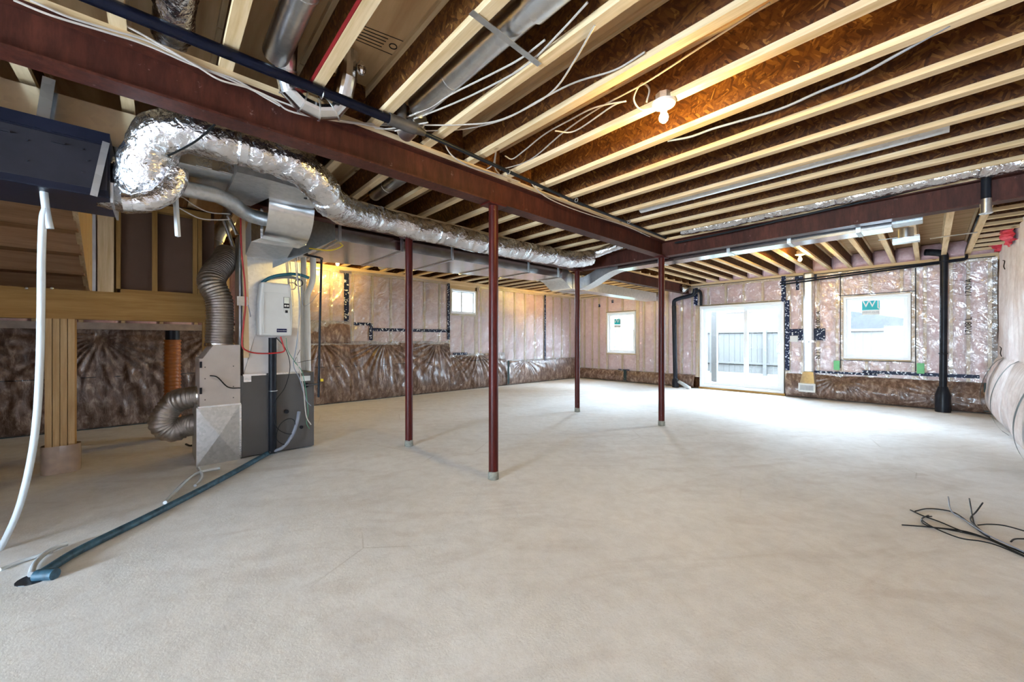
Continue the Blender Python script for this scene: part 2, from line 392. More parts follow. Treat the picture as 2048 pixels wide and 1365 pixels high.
class Wall:
    """s along the wall, d = distance into the room from the sheathing"""
    def __init__(w, name, fr, s0, s1, sheath='strand_board', openings=()):
        w.fr = fr; w.s0, w.s1 = s0, s1; w.op = openings
        w.o = thing(name, w.P((s0 + s1) / 2, 0, 0), kind='structure')
        m = MB(); cuts = sorted(openings); a = s0
        for (p, q, z0, z1) in cuts:
            w.bx(m, a, p, 0, ZS, -.1, 0); w.bx(m, p, q, 0, z0, -.1, 0); w.bx(m, p, q, z1, ZS, -.1, 0); a = q
        w.bx(m, a, s1, 0, ZS, -.1, 0); m.build('sheathing', sheath, w.o)
    def P(w, s, d, z): return Vector(w.fr(s, d, z))
    def bx(w, m, s0, s1, z0, z1, d0, d1):
        if s1 - s0 < 1e-4 or z1 - z0 < 1e-4: return m
        a, b = w.P(s0, d0, z0), w.P(s1, d1, z1); return m.box(a.x, b.x, a.y, b.y, a.z, b.z)
    def part(w, name, mat, s0, s1, z0, z1, d0, d1, bevel=0):
        return w.bx(MB(), s0, s1, z0, z1, d0, d1).build(name, mat, w.o, bevel=bevel)
    def stud(w, s, z0=.04, z1=2.72, mat='pine_z', wd=.045): return w.part('stud', mat, s - wd / 2, s + wd / 2, z0, z1, 0, .142)
    def batt(w, s0, s1, z0, z1, seed, d=.135, bulge=.022):
        if s1 - s0 < .03: return
        def fn(a, b):
            e = min(1, min(a, 1 - a) * 5) * min(1, min(b, 1 - b) * 12)
            p = w.P(s0 + (s1 - s0) * a, 0, z0 + (z1 - z0) * b)
            return w.P(s0 + (s1 - s0) * a, d - .05 + .05 * min(1, e * 2) + bulge * math.sqrt(e) * (1 + .9 * noise.noise(p * 3 + Vector((seed, 0, 0)))), z0 + (z1 - z0) * b)
        MB().grid(fn, 6, max(4, int((z1 - z0) * 9))).build('insulation_batt', 'pink_batt', w.o, smooth=True)
    def blanket(w, s0, s1, ztop, bulge=.12, mat='brown_blanket', fans=(), d0=.15, z0=.0, peak=.4, name='insulation_blanket', amp=.02, p2=.55):
        n = max(6, int((s1 - s0) / .018)); m = max(12, int((ztop - z0) / .022))
        def fn(a, b):
            s = s0 + (s1 - s0) * a; z = z0 + (ztop - z0) * b; p = w.P(s, 0, z)
            prof = max(0.0, math.sin(PI * min(1, max(0, b ** p2)))) ** .6
            d = d0 + bulge * prof * (.85 + .3 * noise.noise(Vector((s * 1.3, 3, z))))
            d += amp * prof * (noise.noise(Vector((s * 5, z * 2.2, 1))) + .6 * noise.noise(Vector((s * 13 + z * 2, z * 3.5, 7))))
            for fs, fz, fr in fans:
                dx, dz = s - fs, z - fz; r = math.hypot(dx, dz); an = math.atan2(dz, dx)
                k = an * 12 + 2.2 * noise.noise(Vector((an * 2.5, fs, r * 1.5)))
                d += (.05 * (abs(math.sin(k)) - .5) + .02 * math.sin(k * 2.3 + 1)) * math.exp(-r / fr) * min(1, r * 5) * min(1, (1 - b) * 10 + .15) * min(1, b * 6) - .05 * math.exp(-r * 10)
            return w.P(s, d, z)
        return MB().grid(fn, n, m).build(name, mat, w.o, smooth=True)
    def poly(w, s0, s1, z0, z1, d=.172, amp=.012):
        def fn(a, b):
            s = s0 + (s1 - s0) * a; z = z0 + (z1 - z0) * b
            return w.P(s, d + amp * noise.noise(Vector((s * 3.1, z * 1.3, 5))) + amp * .6 * noise.noise(Vector((s * 9 + z * 5, z * 3 - s * 4, 2))), z)
        MB().grid(fn, max(3, int((s1 - s0) * 12)), max(3, int((z1 - z0) * 10))).build('vapour_barrier', 'clear_poly', w.o, smooth=True)
    def tape(w, s0, s1, z0, z1, d=.188, mat='blue_tape', name='sheathing_tape'):
        return w.part(name, mat, s0, s1, z0, z1, d, d + .003)

# ---- left wall (long side, high slider window)
WL = Wall('wall_left', lambda s, d, z: (XL + d, s, z), YB, YF, openings=[(5.50, 6.30, 1.99, 2.62)])
tops = [(-6.0, 1.02, 1.5), (1.02, 2.98, 1.70), (2.98, 5.45, 1.28), (5.45, 7.35, .95), (7.35, 10.78, .72)]
def ltop(s):
    for a, b, z in tops:
        if a <= s < b: return z
    return .7
SP = .43; ys = []; y = -3.4
while y < 10.7: ys.append(y); y += SP
ys = [y for y in ys if not (5.44 < y < 6.36)] + [5.475, 6.325, 6.37, 10.74]; ys.sort()
for y in ys: WL.stud(y, ltop(y) - .2)
WL.stud(5.9, .7, 1.95); WL.part('window_sill_plate', 'pine_y', 5.45, 6.35, 1.945, 1.99, 0, .142); WL.part('window_header', 'pine_y', 5.45, 6.35, 2.62, 2.72, 0, .142)
WL.part('top_plate', 'pine_y', YB, 10.81, 2.72, 2.84, 0, .145)
for i, (a, b) in enumerate(zip(ys, ys[1:])):
    m = (a + b) / 2
    if 5.5 < m < 6.3:
        WL.batt(a + .02, 5.88, .8, 1.95, i); WL.batt(5.92, b - .02, .8, 1.95, i + 9)
    elif m > .2: WL.batt(a + .022, b - .022, ltop(m) - .1, 2.72, i)
    elif m > -2.2: WL.batt(a + .022, b - .022, 1.4, 2.72, i)
WL.poly(1.0, 5.47, 1.2, 2.78); WL.poly(5.47, 6.34, .85, 1.985); WL.poly(6.34, 10.78, .65, 2.78)
WL.blanket(-4.6, 1.02, 1.50, .10, fans=[(-.62, 1.36, .6), (.78, 1.44, .6), (-1.95, 1.4, .5)], amp=.035)
WL.part('clear_strip', 'plastic_wrap', -4.6, 1.0, 1.46, 1.56, .15, .19)
WL.blanket(1.02, 2.98, 1.28, .10, fans=[(2.4, 1.3, .5)]); WL.blanket(1.02, 2.98, 1.70, .05, z0=1.22, name='insulation_strip')
WL.blanket(2.98, 5.45, 1.28, .11, fans=[(3.75, 1.3, .7), (5.1, 1.25, .6)], amp=.025)
WL.blanket(5.45, 7.35, .95, .11, fans=[(6.35, .98, .6), (5.5, .95, .4)], amp=.025)
WL.blanket(7.35, 10.75, .72, .13, fans=[(8.2, .72, .3)])
WL.part('floor_seal', 'dark_tape', -4.6, 10.7, 0, .05, .12, .17)
# stepped clear sheet above the left foundation ledge
for a, b, z0, z1 in [(2.85, 2.95, 1.70, 2.72), (5.38, 5.46, 1.32, 2.74), (9.0, 9.07, .66, 2.74), (3.05, 3.42, 1.62, 1.68), (3.38, 3.46, 1.30, 1.66), (3.46, 5.46, 1.50, 1.57)]:
    WL.tape(a, b, z0, z1)
WL.tape(5.55, 6.0, .92, .98, .19); WL.tape(7.33, 7.4, .05, .72, .3, 'dark_tape'); WL.tape(2.75, 3.0, 2.70, 2.75, .2, 'foil_tape')

# ---- far wall (patio door and two square windows)
DX0, DX1, DZ1 = -4.21, -2.31, 2.21
WF = Wall('wall_far', lambda s, d, z: (s, YF - d, z), XL, XR, openings=[(-7.13, -6.12, .89, 2.19), (DX0, DX1, 0, DZ1), (-1.25, -.25, .91, 2.22)])
def fx(u): return px(u, 650, y=10.81).x
full = [fx(u) for u in (1168, 1184, 1197)] + [-7.16, -6.09, -6.04] + [fx(u) for u in (1287, 1309, 1334, 1363, 1384)] + [-4.31, -4.26, -2.27, -2.22] + [fx(u) for u in (1605, 1636, 1674)] + [-1.28, -.22, -.17] + [fx(u) for u in (1850, 1902, 1937)] + [.72, -8.22]
full = sorted(full)
for s in full: WF.stud(s, .3)
for s in (-6.6,): WF.stud(s, .3, .86); WF.stud(s, 2.22)
for u in (1416, 1451, 1487, 1525): WF.stud(fx(u), 2.26)
for u in (1740, 1803): WF.stud(fx(u), 2.26)
for u in (1733, 1775): WF.stud(fx(u), .3, .88)
for a, b, z in ((-7.16, -6.09, 2.19), (DX0 - .04, DX1 + .04, 2.215), (-1.28, -.22, 2.22), (-7.16, -6.09, .845), (-1.28, -.22, .865)):
    WF.part('window_plate', 'pine_x', a, b, z, z + .045, 0, .142)
WF.part('top_plate', 'pine_x', XL + .15, XR - .15, 2.72, 2.84, 0, .145)
WF.part('door_sill', 'aged_x', DX0 - .02, DX1 + .02, 0, .05, 0, .2)
allz = sorted(full)
def fbatt(lo, hi, z0, z1, cr=()):
    e = sorted([lo, hi] + list(cr))
    for i, (a, b) in enumerate(zip(e, e[1:])): WF.batt(a + .024, b - .024, z0, z1, i + lo)
for a, b in zip(full, full[1:]):
    if a < -7 and b > -6.2: fbatt(a, b, 2.24, 2.72, [-6.6]); fbatt(a, b, .3, .85, [-6.6])
    elif a < -4 and b > -2.5: fbatt(a, b, 2.26, 2.72, [fx(u) for u in (1416, 1451, 1487, 1525)])
    elif a < -1 and b > -.4: fbatt(a, b, 2.27, 2.72, [fx(1740), fx(1803)]); fbatt(a, b, .3, .87, [fx(1733), fx(1775)])
    elif b - a > .08: fbatt(a, b, .3, 2.72)
WF.poly(-8.28, -7.15, .3, 2.76); WF.poly(-7.15, -6.10, .3, .87); WF.poly(-7.15, -6.10, 2.2, 2.76); WF.poly(-6.10, -4.24, .3, 2.76)
WF.poly(-4.24, -2.29, 2.23, 2.76); WF.poly(-2.29, -1.26, .45, 2.76); WF.poly(-1.26, -.24, .45, .885); WF.poly(-1.26, -.24, 2.23, 2.76); WF.poly(-.24, .8, .45, 2.76)
WF.blanket(-8.2, -4.33, .36, .16, fans=[(-6.5, .3, .3)])
WF.blanket(-2.26, .72, .55, .20, fans=[(.15, .25, .25), (-1.3, .5, .3)], p2=.62)
for a, b, z0, z1 in [(-2.29, -2.20, .6, 2.23), (-2.36, -2.27, 2.2, 2.80), (-2.2, -1.55, 1.30, 1.56), (-2.1, -1.7, 2.66, 2.76), (-2.08, -2.02, 2.45, 2.66), (-.95, .60, .615, .68), (-1.9, -.72, .575, .625), (-4.36, -4.26, 2.25, 2.72), (-7.45, -7.38, 2.4, 2.5), (-6.95, -6.88, 2.5, 2.6)]:
    WF.tape(a, b, z0, z1)
WF.tape(-6.7, -6.3, .36, .39, .2); WF.tape(-6.45, -6.35, .05, .38, .3, 'dark_tape'); WF.tape(.64, .7, .05, .55, .3, 'dark_tape')
for s in (-1.36, -.12):
    WF.tape(s - .05, s + .05, .66, .86, .19, 'green_tape')
for s in (-1.30, -.185): WF.tape(s - .007, s + .007, .7, 2.7, .186, 'black_seal', 'seal_line')
WF.tape(-1.32, -.18, 2.25, 2.262, .186, 'black_seal', 'seal_line'); WF.tape(-1.3, -.2, .868, .88, .186, 'black_seal', 'seal_line')
WF.tape(-4.3, -2.3, 2.225, 2.235, .186, 'black_seal', 'seal_line'); WF.tape(-7.17, -6.08, 2.205, 2.215, .186, 'black_seal', 'seal_line')
WF.tape(-8.2, .78, 2.765, 2.78, .17, 'black_seal', 'seal_line')
# marker writing down two studs
for u, z, tx in ((1937, 2.25, '17/01A'), (1937, 1.55, '17/08 L'), (1637, 1.75, 'K1001 A'), (1637, 1.0, 'N 11')):
    lettering(tx, .11, WF.P(fx(u), .192, z), (0, 0, 1), (-1, 0, 0)).build('marker_writing', 'ink', WF.o)

# ---- right wall, white sheet with a fat rolled blanket below
WR = Wall('wall_right', lambda s, d, z: (XR - d, s, z), YB, YF)
def rfn(a, b):
    s = 10.8 + (YB - 10.8) * a; z = .85 + 2.0 * b
    return WR.P(s, .14 + .03 * noise.noise(Vector((s * 1.7, z, 0))) + .018 * noise.noise(Vector((s * 7, z * 1.5, 4))) + .03 * abs(math.sin(s * PI / .43)), z)
MB().grid(rfn, 260, 30).build('insulation_sheet', 'white_blanket', WR.o, smooth=True)
WR.blanket(YB, 10.72, 1.02, .20, mat='white_blanket', amp=.03, p2=.75, name='insulation_roll')
for s in (8.35, 9.9, 6.2):
    def tf(a, b, s=s):
        z = .02 + 1.0 * b; pr = max(0, math.sin(PI * min(1, ((z) / 1.02) ** .75))) ** .6
        return WR.P(s + .11 * a + .05 * math.sin(z * 3), .17 + .235 * pr, z)
    MB().grid(tf, 1, 20).build('seam_tape', 'dark_tape', WR.o, smooth=True)
for s, z in ((9.2, 2.35), (9.6, 1.05)):
    MB().tube(spline([WR.P(s, .22, z), WR.P(s + .06, .225, z + .05), WR.P(s + .02, .22, z + .12), WR.P(s + .14, .225, z + .15)]), .006, 5).build('dark_mark', 'ink', WR.o)

# rim insulation between the joist ends at the far wall
# ------------------------------------------------------------------ windows and patio door
def window(name, w, s0, s1, z0, z1, mull=None, fw=.075):
    o = thing(name, w.P((s0 + s1) / 2, .1, z0), kind='structure')
    def fr(nm, a, b, c, d, q0, q1, f, mat='vinyl_white'):
        m = MB(); w.bx(m, a, b, c, c + f, q0, q1); w.bx(m, a, b, d - f, d, q0, q1); w.bx(m, a, a + f, c + f, d - f, q0, q1); w.bx(m, b - f, b, c + f, d - f, q0, q1)
        return m.build(nm, mat, o, bevel=.004)
    fr('frame', s0, s1, z0, z1, -.06, .19, .045)
    sash = fr('sash', s0 + .045, s1 - .045, z0 + .045, z1 - .045, .0, .12, fw - .02)
    if mull:
        m = MB(); w.bx(m, mull - .03, mull + .03, z0 + .045, z1 - .045, .0, .13); m.build('mullion', 'vinyl_white', sash, bevel=.004)
    m = MB(); w.bx(m, s0 + .06, s1 - .06, z0 + .06, z1 - .06, .045, .051); m.build('pane', 'window_glass', sash)
    return o
window('window_1', WL, 5.50, 6.30, 1.99, 2.62, 5.86, .05)
w2 = window('window_2', WF, -7.13, -6.12, .89, 2.19)
w3 = window('window_3', WF, -1.25, -.25, .91, 2.22)
def sticker(o, s, z, k=1.0):
    m = MB(); WF.bx(m, s - .135 * k, s + .135 * k, z, z + .21 * k, .054, .056); st = m.build('sticker', 'sticker_teal', o)
    m = MB(); WF.bx(m, s - .135 * k, s + .135 * k, z - .10 * k, z - .002, .054, .056); band = m.build('sticker_band', 'white_plastic', o)
    # the label faces outdoors, so it reads backwards from inside
    lettering('JW', .21 * k, WF.P(s, .058, z + .125 * k), (1, 0, 0), (0, 0, 1), True).build('sticker_logo', 'white_plastic', st)
    lettering('JELD-WEN', .055 * k, WF.P(s, .058, z - .05 * k), (1, 0, 0), (0, 0, 1), True).build('sticker_name', 'grey_ink', band)
sticker(w3, -.83, 1.93); sticker(w2, -6.82, 1.80, .95)
d1 = thing('door_1', WF.P((DX0 + DX1) / 2, .1, .05), kind='structure')
def rect(nm, a, b, c, d, q0, q1, f, fb=None, ft=None):
    fb = fb or f; ft = ft or f; m = MB(); WF.bx(m, a, b, c, c + fb, q0, q1); WF.bx(m, a, b, d - ft, d, q0, q1); WF.bx(m, a, a + f, c + fb, d - ft, q0, q1); WF.bx(m, b - f, b, c + fb, d - ft, q0, q1)
    return m.build(nm, 'vinyl_white', d1, bevel=.004)
rect('door_frame', DX0, DX1, .05, DZ1, -.06, .19, .055, .06, .07)
MX = px(1490, 690, y=10.81).x
fp = rect('fixed_panel', DX0 + .055, MX + .04, .11, DZ1 - .07, .0, .05, .075)
sp = rect('sliding_panel', MX - .04, DX1 - .055, .11, DZ1 - .07, .06, .11, .085, .1)
m = MB(); WF.bx(m, DX0 + .12, MX - .03, .18, DZ1 - .14, .022, .028); m.build('pane', 'window_glass', fp)
m = MB(); WF.bx(m, MX + .03, DX1 - .13, .2, DZ1 - .14, .082, .088); m.build('pane', 'window_glass', sp)
MB().tube(spline([WF.P(DX1 - .11, .11, .98), WF.P(DX1 - .13, .17, 1.03), WF.P(DX1 - .13, .17, 1.2), WF.P(DX1 - .11, .11, 1.25)]), .013, 8).build('door_handle', 'vinyl_white', sp, smooth=True)

# ------------------------------------------------------------------ outdoors beyond the glass
MB().box(-30, 30, YF + .1, 60, -.25, -.06).build('yard_lawn', 'grass', kind='structure', origin=(0, 12, -.06))
MB().box(-60, XL - .2, -30, 60, -.25, 1.75).build('side_ground', 'grass', kind='structure', origin=(-9, 12, 1.7))
f0 = thing('board_fence', (-3, 17.2, -.06), 'pale wooden board fence at the end of the yard', 'fence')
x = -14.0; k = 0
bm = None
while x < 8:
    if k % 9 == 0:
        MB().box(x, x + .12, 17.1, 17.25, -.06, 1.75).build('fence_post', 'fence_wood', f0); x += .13
    MB().box(x, x + .19, 17.18, 17.21, .0, 1.62 + .0 * k).build('fence_board', 'fence_wood', f0); x += .2; k += 1
MB().box(-14, 8, 17.12, 17.18, 1.60, 1.68).build('top_rail', 'fence_wood', f0)
MB().box(-14, 8, 17.12, 17.18, .35, .43).build('bottom_rail', 'fence_wood', f0)
MB().box(px(1430, 690, y=13.4).x - .08, px(1430, 690, y=13.4).x + .08, 13.3, 13.46, -.06, 3.2).build('deck_post', 'fence_wood', label='square wooden deck post outside the patio door', cat='post')
h = thing('neighbour_house', (-6, 27, -.06), 'pale neighbouring house behind the board fence', 'house')
MB().box(-11, -4.6, 26, 32, -.06, 6.0).build('brick_wall', 'brick_far', h); MB().box(-4.6, -1, 26.4, 32, -.06, 5.0).build('siding_wall', 'siding_far', h)
MB().prism([(-11.4, 25.6, 6.0), (-.7, 25.6, 6.0), (-5, 25.6, 8.2)], (0, 7, 0)).build('roof', 'roof_far', h)
MB().box(-8.6, -7.2, 25.95, 26.05, 3, 4.6).build('window', 'grey_ink', h)
h = thing('garden_shed', (1.5, 20, -.06), 'low pale shed with sloping roof behind the fence', 'shed')
MB().box(-2.4, .4, 19.5, 22, -.06, 1.75).build('shed_wall', 'siding_far', h)
MB().hexa([(-2.7, 19.2, 1.72), (.6, 19.2, 1.72), (.6, 22.3, 1.72), (-2.7, 22.3, 1.72)], [(-2.7, 19.2, 2.55), (.6, 19.2, 1.8), (.6, 22.3, 1.8), (-2.7, 22.3, 2.55)]).build('shed_roof', 'roof_far', h)

# ------------------------------------------------------------------ steel beams and posts
ZB, ZT = 2.57, 2.80
def ibeam(name, p, q, zb, zt, label, fwid=.14, tw=.012, tf=.012):
    p, q = Vector(p), Vector(q); o = thing(name, ((p.x + q.x) / 2, (p.y + q.y) / 2, zb), label, 'steel beam')
    for nm, z0, z1, w in (('web', zb + tf, zt - tf, tw), ('bottom_flange', zb, zb + tf, fwid), ('top_flange', zt - tf, zt, fwid)):
        MB().bar((p.x, p.y, (z0 + z1) / 2), (q.x, q.y, (z0 + z1) / 2), w, z1 - z0).build(nm, 'steel_primer', o)
    return o
BX1, BX3, BY2, BX4 = -2.775, -4.345, 5.70, -4.52
ibeam('steel_beam', (BX1, YB, 0), (BX1, BY2 - .07, 0), ZB, ZT, 'long red-brown steel beam carried by the two nearer round posts')
ibeam('steel_beam', (BX3, YB, 0), (BX3, BY2 - .07, 0), ZB, ZT, 'red-brown steel beam in front of the furnace and main supply duct')
ibeam('steel_beam', (BX3 - .12, BY2, 0), (XR - .12, BY2, 0), ZB, ZT, 'dark red-brown steel cross beam joining the two long beams')
ibeam('steel_beam', (BX4, BY2 + .1, 0), (BX4, YF - .15, 0), ZB, ZT, 'red-brown steel beam running to the wall beside the patio door')
for p, q, lb in (((BX1, YB), (BX1, BY2 - .07), 'pale wood nailer plank lying on the long steel beam'), ((BX3, YB), (BX3, BY2 - .07), 'wood nailer plank on the steel beam over the furnace'),
                 ((BX3, BY2), (XR - .12, BY2), 'wood nailer plank on the steel cross beam'), ((BX4, BY2 + .1), (BX4, YF - .15), 'wood nailer plank on the beam beside the patio door')):
    MB().bar((*p, (ZT + ZJ) / 2), (*q, (ZT + ZJ) / 2), .14, ZJ - ZT).build('nailer_plank', 'pine_x' if p[1] == q[1] else 'pine_y', label=lb, cat='plank')
def post(x, y, label):
    o = thing('steel_post', (x, y, 0), label, 'post')
    MB().cyl((x, y, 0), (x, y, ZB - .01), .045, 24).build('shaft', 'post_red', o, smooth='auto')
    MB().box(x - .07, x + .07, y - .1, y + .1, ZB - .014, ZB).build('cap_plate', 'post_red', o)
    rr = lambda i, k, p, d: .10 * noise.noise(Vector((x, k * .7, i)))
    MB().tube([(x, y, 0), (x, y, .05), (x, y, .075)], [.052, .049, .046], 18, wob=rr).build('grout_collar', 'concrete_patch', o, smooth=True)
post(BX1, 2.318, 'round dark red steel post with chipped base under the long beam')
post(BX1, 5.658, 'round dark red steel post under the corner of the two joined beams')
post(BX3, 2.275, 'round dark red steel post in front of the main supply duct')
post(BX3, 5.615, 'round dark red steel post beside the curved silver duct')

# ------------------------------------------------------------------ engineered joists
FW = .064
def joist(p, q, label, group, off=0):
    p, q = Vector((*p, ZJ)), Vector((*q, ZJ)); ax = 'x' if abs(q.x - p.x) > abs(q.y - p.y) else 'y'
    o = thing('floor_joist', ((p.x + q.x) / 2, (p.y + q.y) / 2, ZJ), label, 'joist', group)
    for nm, z0, z1, w, mt in (('bottom_flange', 0, .038, FW, 'pine_' + ax), ('web', .038, ZS - ZJ - .038, .011, 'strand_board'), ('top_flange', ZS - ZJ - .038, ZS - ZJ, FW, 'pine_' + ax)):
        MB().bar(p + V(0, 0, (z0 + z1) / 2), q + V(0, 0, (z0 + z1) / 2), w, z1 - z0).build(nm, mt, o)
    return o
JY = [-.145 + .429 * k for k in range(-6, 14)]
for k, y in enumerate(JY):
    special = {8: 'joist with a red painted stripe beside the gored elbow', 6: 'joist just beside the foil duct end above the thick black pipe', 9: 'joist holding one end of the flat steel strap left of the round duct', 10: 'joist holding the other end of the flat steel strap right of the round duct', 12: 'joist carrying the glowing bare bulb over the open floor', 19: 'joist touching the straight foil duct along the cross beam'}
    if k in special: joist((BX1 + .0, y), (XR - .1, y), special[k], None)
    else: joist((BX1 + .0, y), (XR - .1, y), 'engineered wood joist between the white right wall and the long steel beam', 'joists over the open floor')
    joist((XL + .02, y), (BX1 - .01, y), 'engineered wood joist from the long steel beam over the furnace to the pink left wall', 'joists over the furnace side')
yy = BY2 + .25
while yy < 10.7:
    joist((XL + .02, yy), (BX4 + .05, yy), 'engineered wood joist in the far corner beside the left wall', 'joists in the far left corner'); yy += .43
JX = [-4.1 + .3285 * k for k in range(0, 14)]
for x in JX:
    joist((x, BY2 + .0), (x, YF - .02), 'engineered wood joist between the steel cross beam and the patio door wall', 'joists above the patio door')
for a, b in zip(JX, JX[1:]):
    WF.batt(a + .01, b - .01, ZJ, ZS - .01, a, d=.12, bulge=.05)
WF.batt(JX[-1] + .02, .83, ZJ, ZS - .01, 3.3, d=.12, bulge=.05)
TX = .46
joist((TX, BY2), (TX, YF - .02), 'joist trimming the row of short blocks by the right wall', None)
yy = BY2 + .35
while yy < 10.6:
    o = thing('floor_joist', ((TX + XR) / 2, yy, ZJ), 'short joist block between trimming joist and white right wall', 'joist', 'short joists by the right wall')
    for nm, z0, z1, wd, mt in (('bottom_flange', ZJ, ZJ + .038, FW, 'pine_x'), ('web', ZJ + .038, ZS - .038, .011, 'strand_board'), ('top_flange', ZS - .038, ZS, FW, 'pine_x')):
        MB().bar((TX + .03, yy, (z0 + z1) / 2), (XR - .1, yy, (z0 + z1) / 2), wd, z1 - z0).build(nm, mt, o)
    yy += .43
# blocking panels over the long beam
for k, (a, b) in enumerate(zip(JY, JY[1:])):
    if b < .9 and b > -.6: continue
    MB().box(BX1 - .025, BX1 + .0, a + .034, b - .034, ZJ, ZS).build('blocking_panel', 'strand_board', label='strand board blocking panel between joists above the long beam', cat='panel', group='blocking over the long beam')

# ------------------------------------------------------------------ bare bulb lights
def bulb(x, y, label, loop=False):
    o = thing('bulb_light', (x, y, ZJ), label, 'light')
    MB().tube([(x, y, ZJ + .05), (x, y, ZJ - .005)], .052, 8).build('junction_box', 'galvanised_dull', o)
    MB().tube([(x, y, ZJ - .004), (x, y, ZJ - .02), (x, y, ZJ - .03)], [.074, .07, .03], 24).build('lampholder', 'white_plastic', o, smooth='auto')
    MB().tube([(x, y, ZJ - .03), (x, y, ZJ - .062)], [.024, .02], 16).build('socket', 'white_plastic', o, smooth='auto')
    prof = [(0, .013), (.012, .016), (.024, .025), (.042, .029), (.058, .025), (.070, .013), (.073, .002)]
    MB().tube([(x, y, ZJ - .06 - a) for a, r in prof], [r for a, r in prof], 16).build('bulb', 'bulb_glow', o, smooth=True)
    return o
pb = px(1328, 185, z=ZJ - .02)
pb.x = -1.165
b1 = bulb(pb.x, 2.405, 'glowing bare bulb in white holder under the open-floor joists')
MB().tube(spline([(pb.x - .05, 2.40, ZJ - .01), (pb.x - .14, 2.37, ZJ + .0), (pb.x - .17, 2.33, ZJ + .07), (pb.x - .10, 2.30, ZJ + .12), (pb.x - .06, 2.33, ZJ + .08), (pb.x - .1, 2.37, ZJ + .03)]), .006, 6).build('cable_loop', 'cable_white', b1, smooth=True)
p = px(1600, 518, z=ZJ - .09); bulb(p.x, p.y, 'glowing bare bulb among the joists by the patio door')
p = px(675, 527, z=ZJ - .09); bulb(p.x, p.y, 'glowing bare bulb beside the pink left wall near the gas pipe')
p = px(1132, 578, z=ZJ - .09); bulb(p.x, p.y, 'glowing bare bulb near the far left corner')

# ------------------------------------------------------------------ ducts
def fduct(name, mat, path, r, label, cat='duct', crinkle=.12, n=36, step=.016, ties=(), head=0):
    """insulated flexible duct: crumpled tube with tape bands"""
    P = resample(spline(path, 8), step); o = thing(name, (P[0].x, P[0].y, min(p.z for p in P) - r), label, cat)
    rr = r
    sd = random.random() * 50
    def wob(i, k, p, d):
        q = p + d * rr
        return crinkle * (noise.noise(q * 9 + Vector((sd, 0, 0))) + .7 * noise.noise(Vector((i * .45, k * 1.1, sd)))) + .05 * noise.noise(Vector((i * .08, sd, 0)))
    radii = []
    for i in range(len(P)):
        q = rr * (1 + head * math.exp(-(i * step / .38) ** 2))
        for tt in ties:
            dd = abs(i - tt * len(P)) * step
            q *= 1 - .20 * math.exp(-(dd / .045) ** 2)
        radii.append(q)
    MB().tube(P, radii, n, wob=wob).build('sleeve', mat, o, smooth=True)
    for tt in ties:
        i = min(len(P) - 2, int(tt * len(P))); d = (P[i + 1] - P[i]).normalized()
        MB().tube([P[i] - d * .02, P[i] + d * .02], rr * .96, n).build('tape_band', 'foil_tape', o, smooth='auto')
    return o
def cduct(name, mat, path, r, label, pitch=.03, amp=.045, n=26, cat='duct'):
    P = resample(spline(path, 8), pitch / 4); o = thing(name, P[0], label, cat)
    radii = [r * (1 + amp * math.sin(i * PI / 2)) for i in range(len(P))]
    sd = random.random() * 9
    MB().tube(P, radii, n, wob=lambda i, k, p, d: .05 * noise.noise(p * 7 + d * .6 + Vector((sd, 0, 0)))).build('sleeve', mat, o, smooth=True)
    d = (P[0] - P[1]).normalized(); MB().tube([P[0] - d * .015, P[0] + d * .02], r * 1.06, n).build('clamp_band', 'foil_tape', o, smooth='auto')
    return o
def pipe(name, mat, path, r, label, cat, n=14, sp=False, group=None, seams=0, seam_mat='galvanised', parent=None):
    P = spline(path, 6) if sp else [Vector(p) for p in path]
    m = MB().tube(P, r, n)
    if not seams: return m.build(name, mat, parent, smooth='auto', label=label, cat=cat, group=group)
    o = thing(name, P[0], label, cat, group); m.build('pipe', mat, o, smooth='auto')
    if P[0].z > 2.7:
        for fr in (.15, .8):
            a = P[0] + (P[-1] - P[0]) * fr; MB().box(a.x - .012, a.x + .012, a.y - .002, a.y + .002, a.z, ZS).build('hanger', 'strap_steel', o)
    for k in range(seams):
        a = P[0] + (P[-1] - P[0]) * ((k + .5) / seams); d = (P[-1] - P[0]).normalized()
        MB().tube([a - d * .008, a + d * .008], r * 1.05, n).build('crimp_ring', seam_mat, o, smooth='auto')
    return o

# heat-recovery ventilator hung below the joists
HX0, HX1, HY1, HZ0, HZ1 = -3.30, -3.80, -.21, 2.145, 2.525
o = thing('ventilator_unit', ((HX0 + HX1) / 2, -1.0, HZ0), 'dark navy ventilator cabinet hung under the ceiling beside crumpled foil ducts', 'ventilator')
MB().box(HX1, HX0 - .006, -2.2, HY1, HZ0, HZ1).build('cabinet', 'dark_cabinet', o, bevel=.006)
MB().box(HX0 - .006, HX0, -2.19, HY1 - .01, HZ0 + .04, HZ1 - .075).build('door_panel', 'dark_cabinet_underside', o, bevel=.003)
MB().box(HX0 - .006, HX0 + .004, -2.2, HY1, HZ1 - .065, HZ1).build('top_rim', 'dark_cabinet', o)
MB().box(HX1 + .02, HX0 - .02, HY1, HY1 + .012, HZ0 - .02, HZ0 + .10).build('end_bracket', 'galvanised_dull', o)
for yy, zz in ((-.32, 2.40), (-.30, 2.34), (-.32, 2.27), (-.52, 2.38), (-.52, 2.27)):
    MB().cyl((HX0, yy, zz), (HX0 + .004, yy, zz), .005, 8).build('screw', 'black_abs', o)
for yy in (-.41, -.60): MB().box(HX0, HX0 + .012, yy - .025, yy + .025, 2.40, 2.407).build('latch', 'dark_cabinet_underside', o)
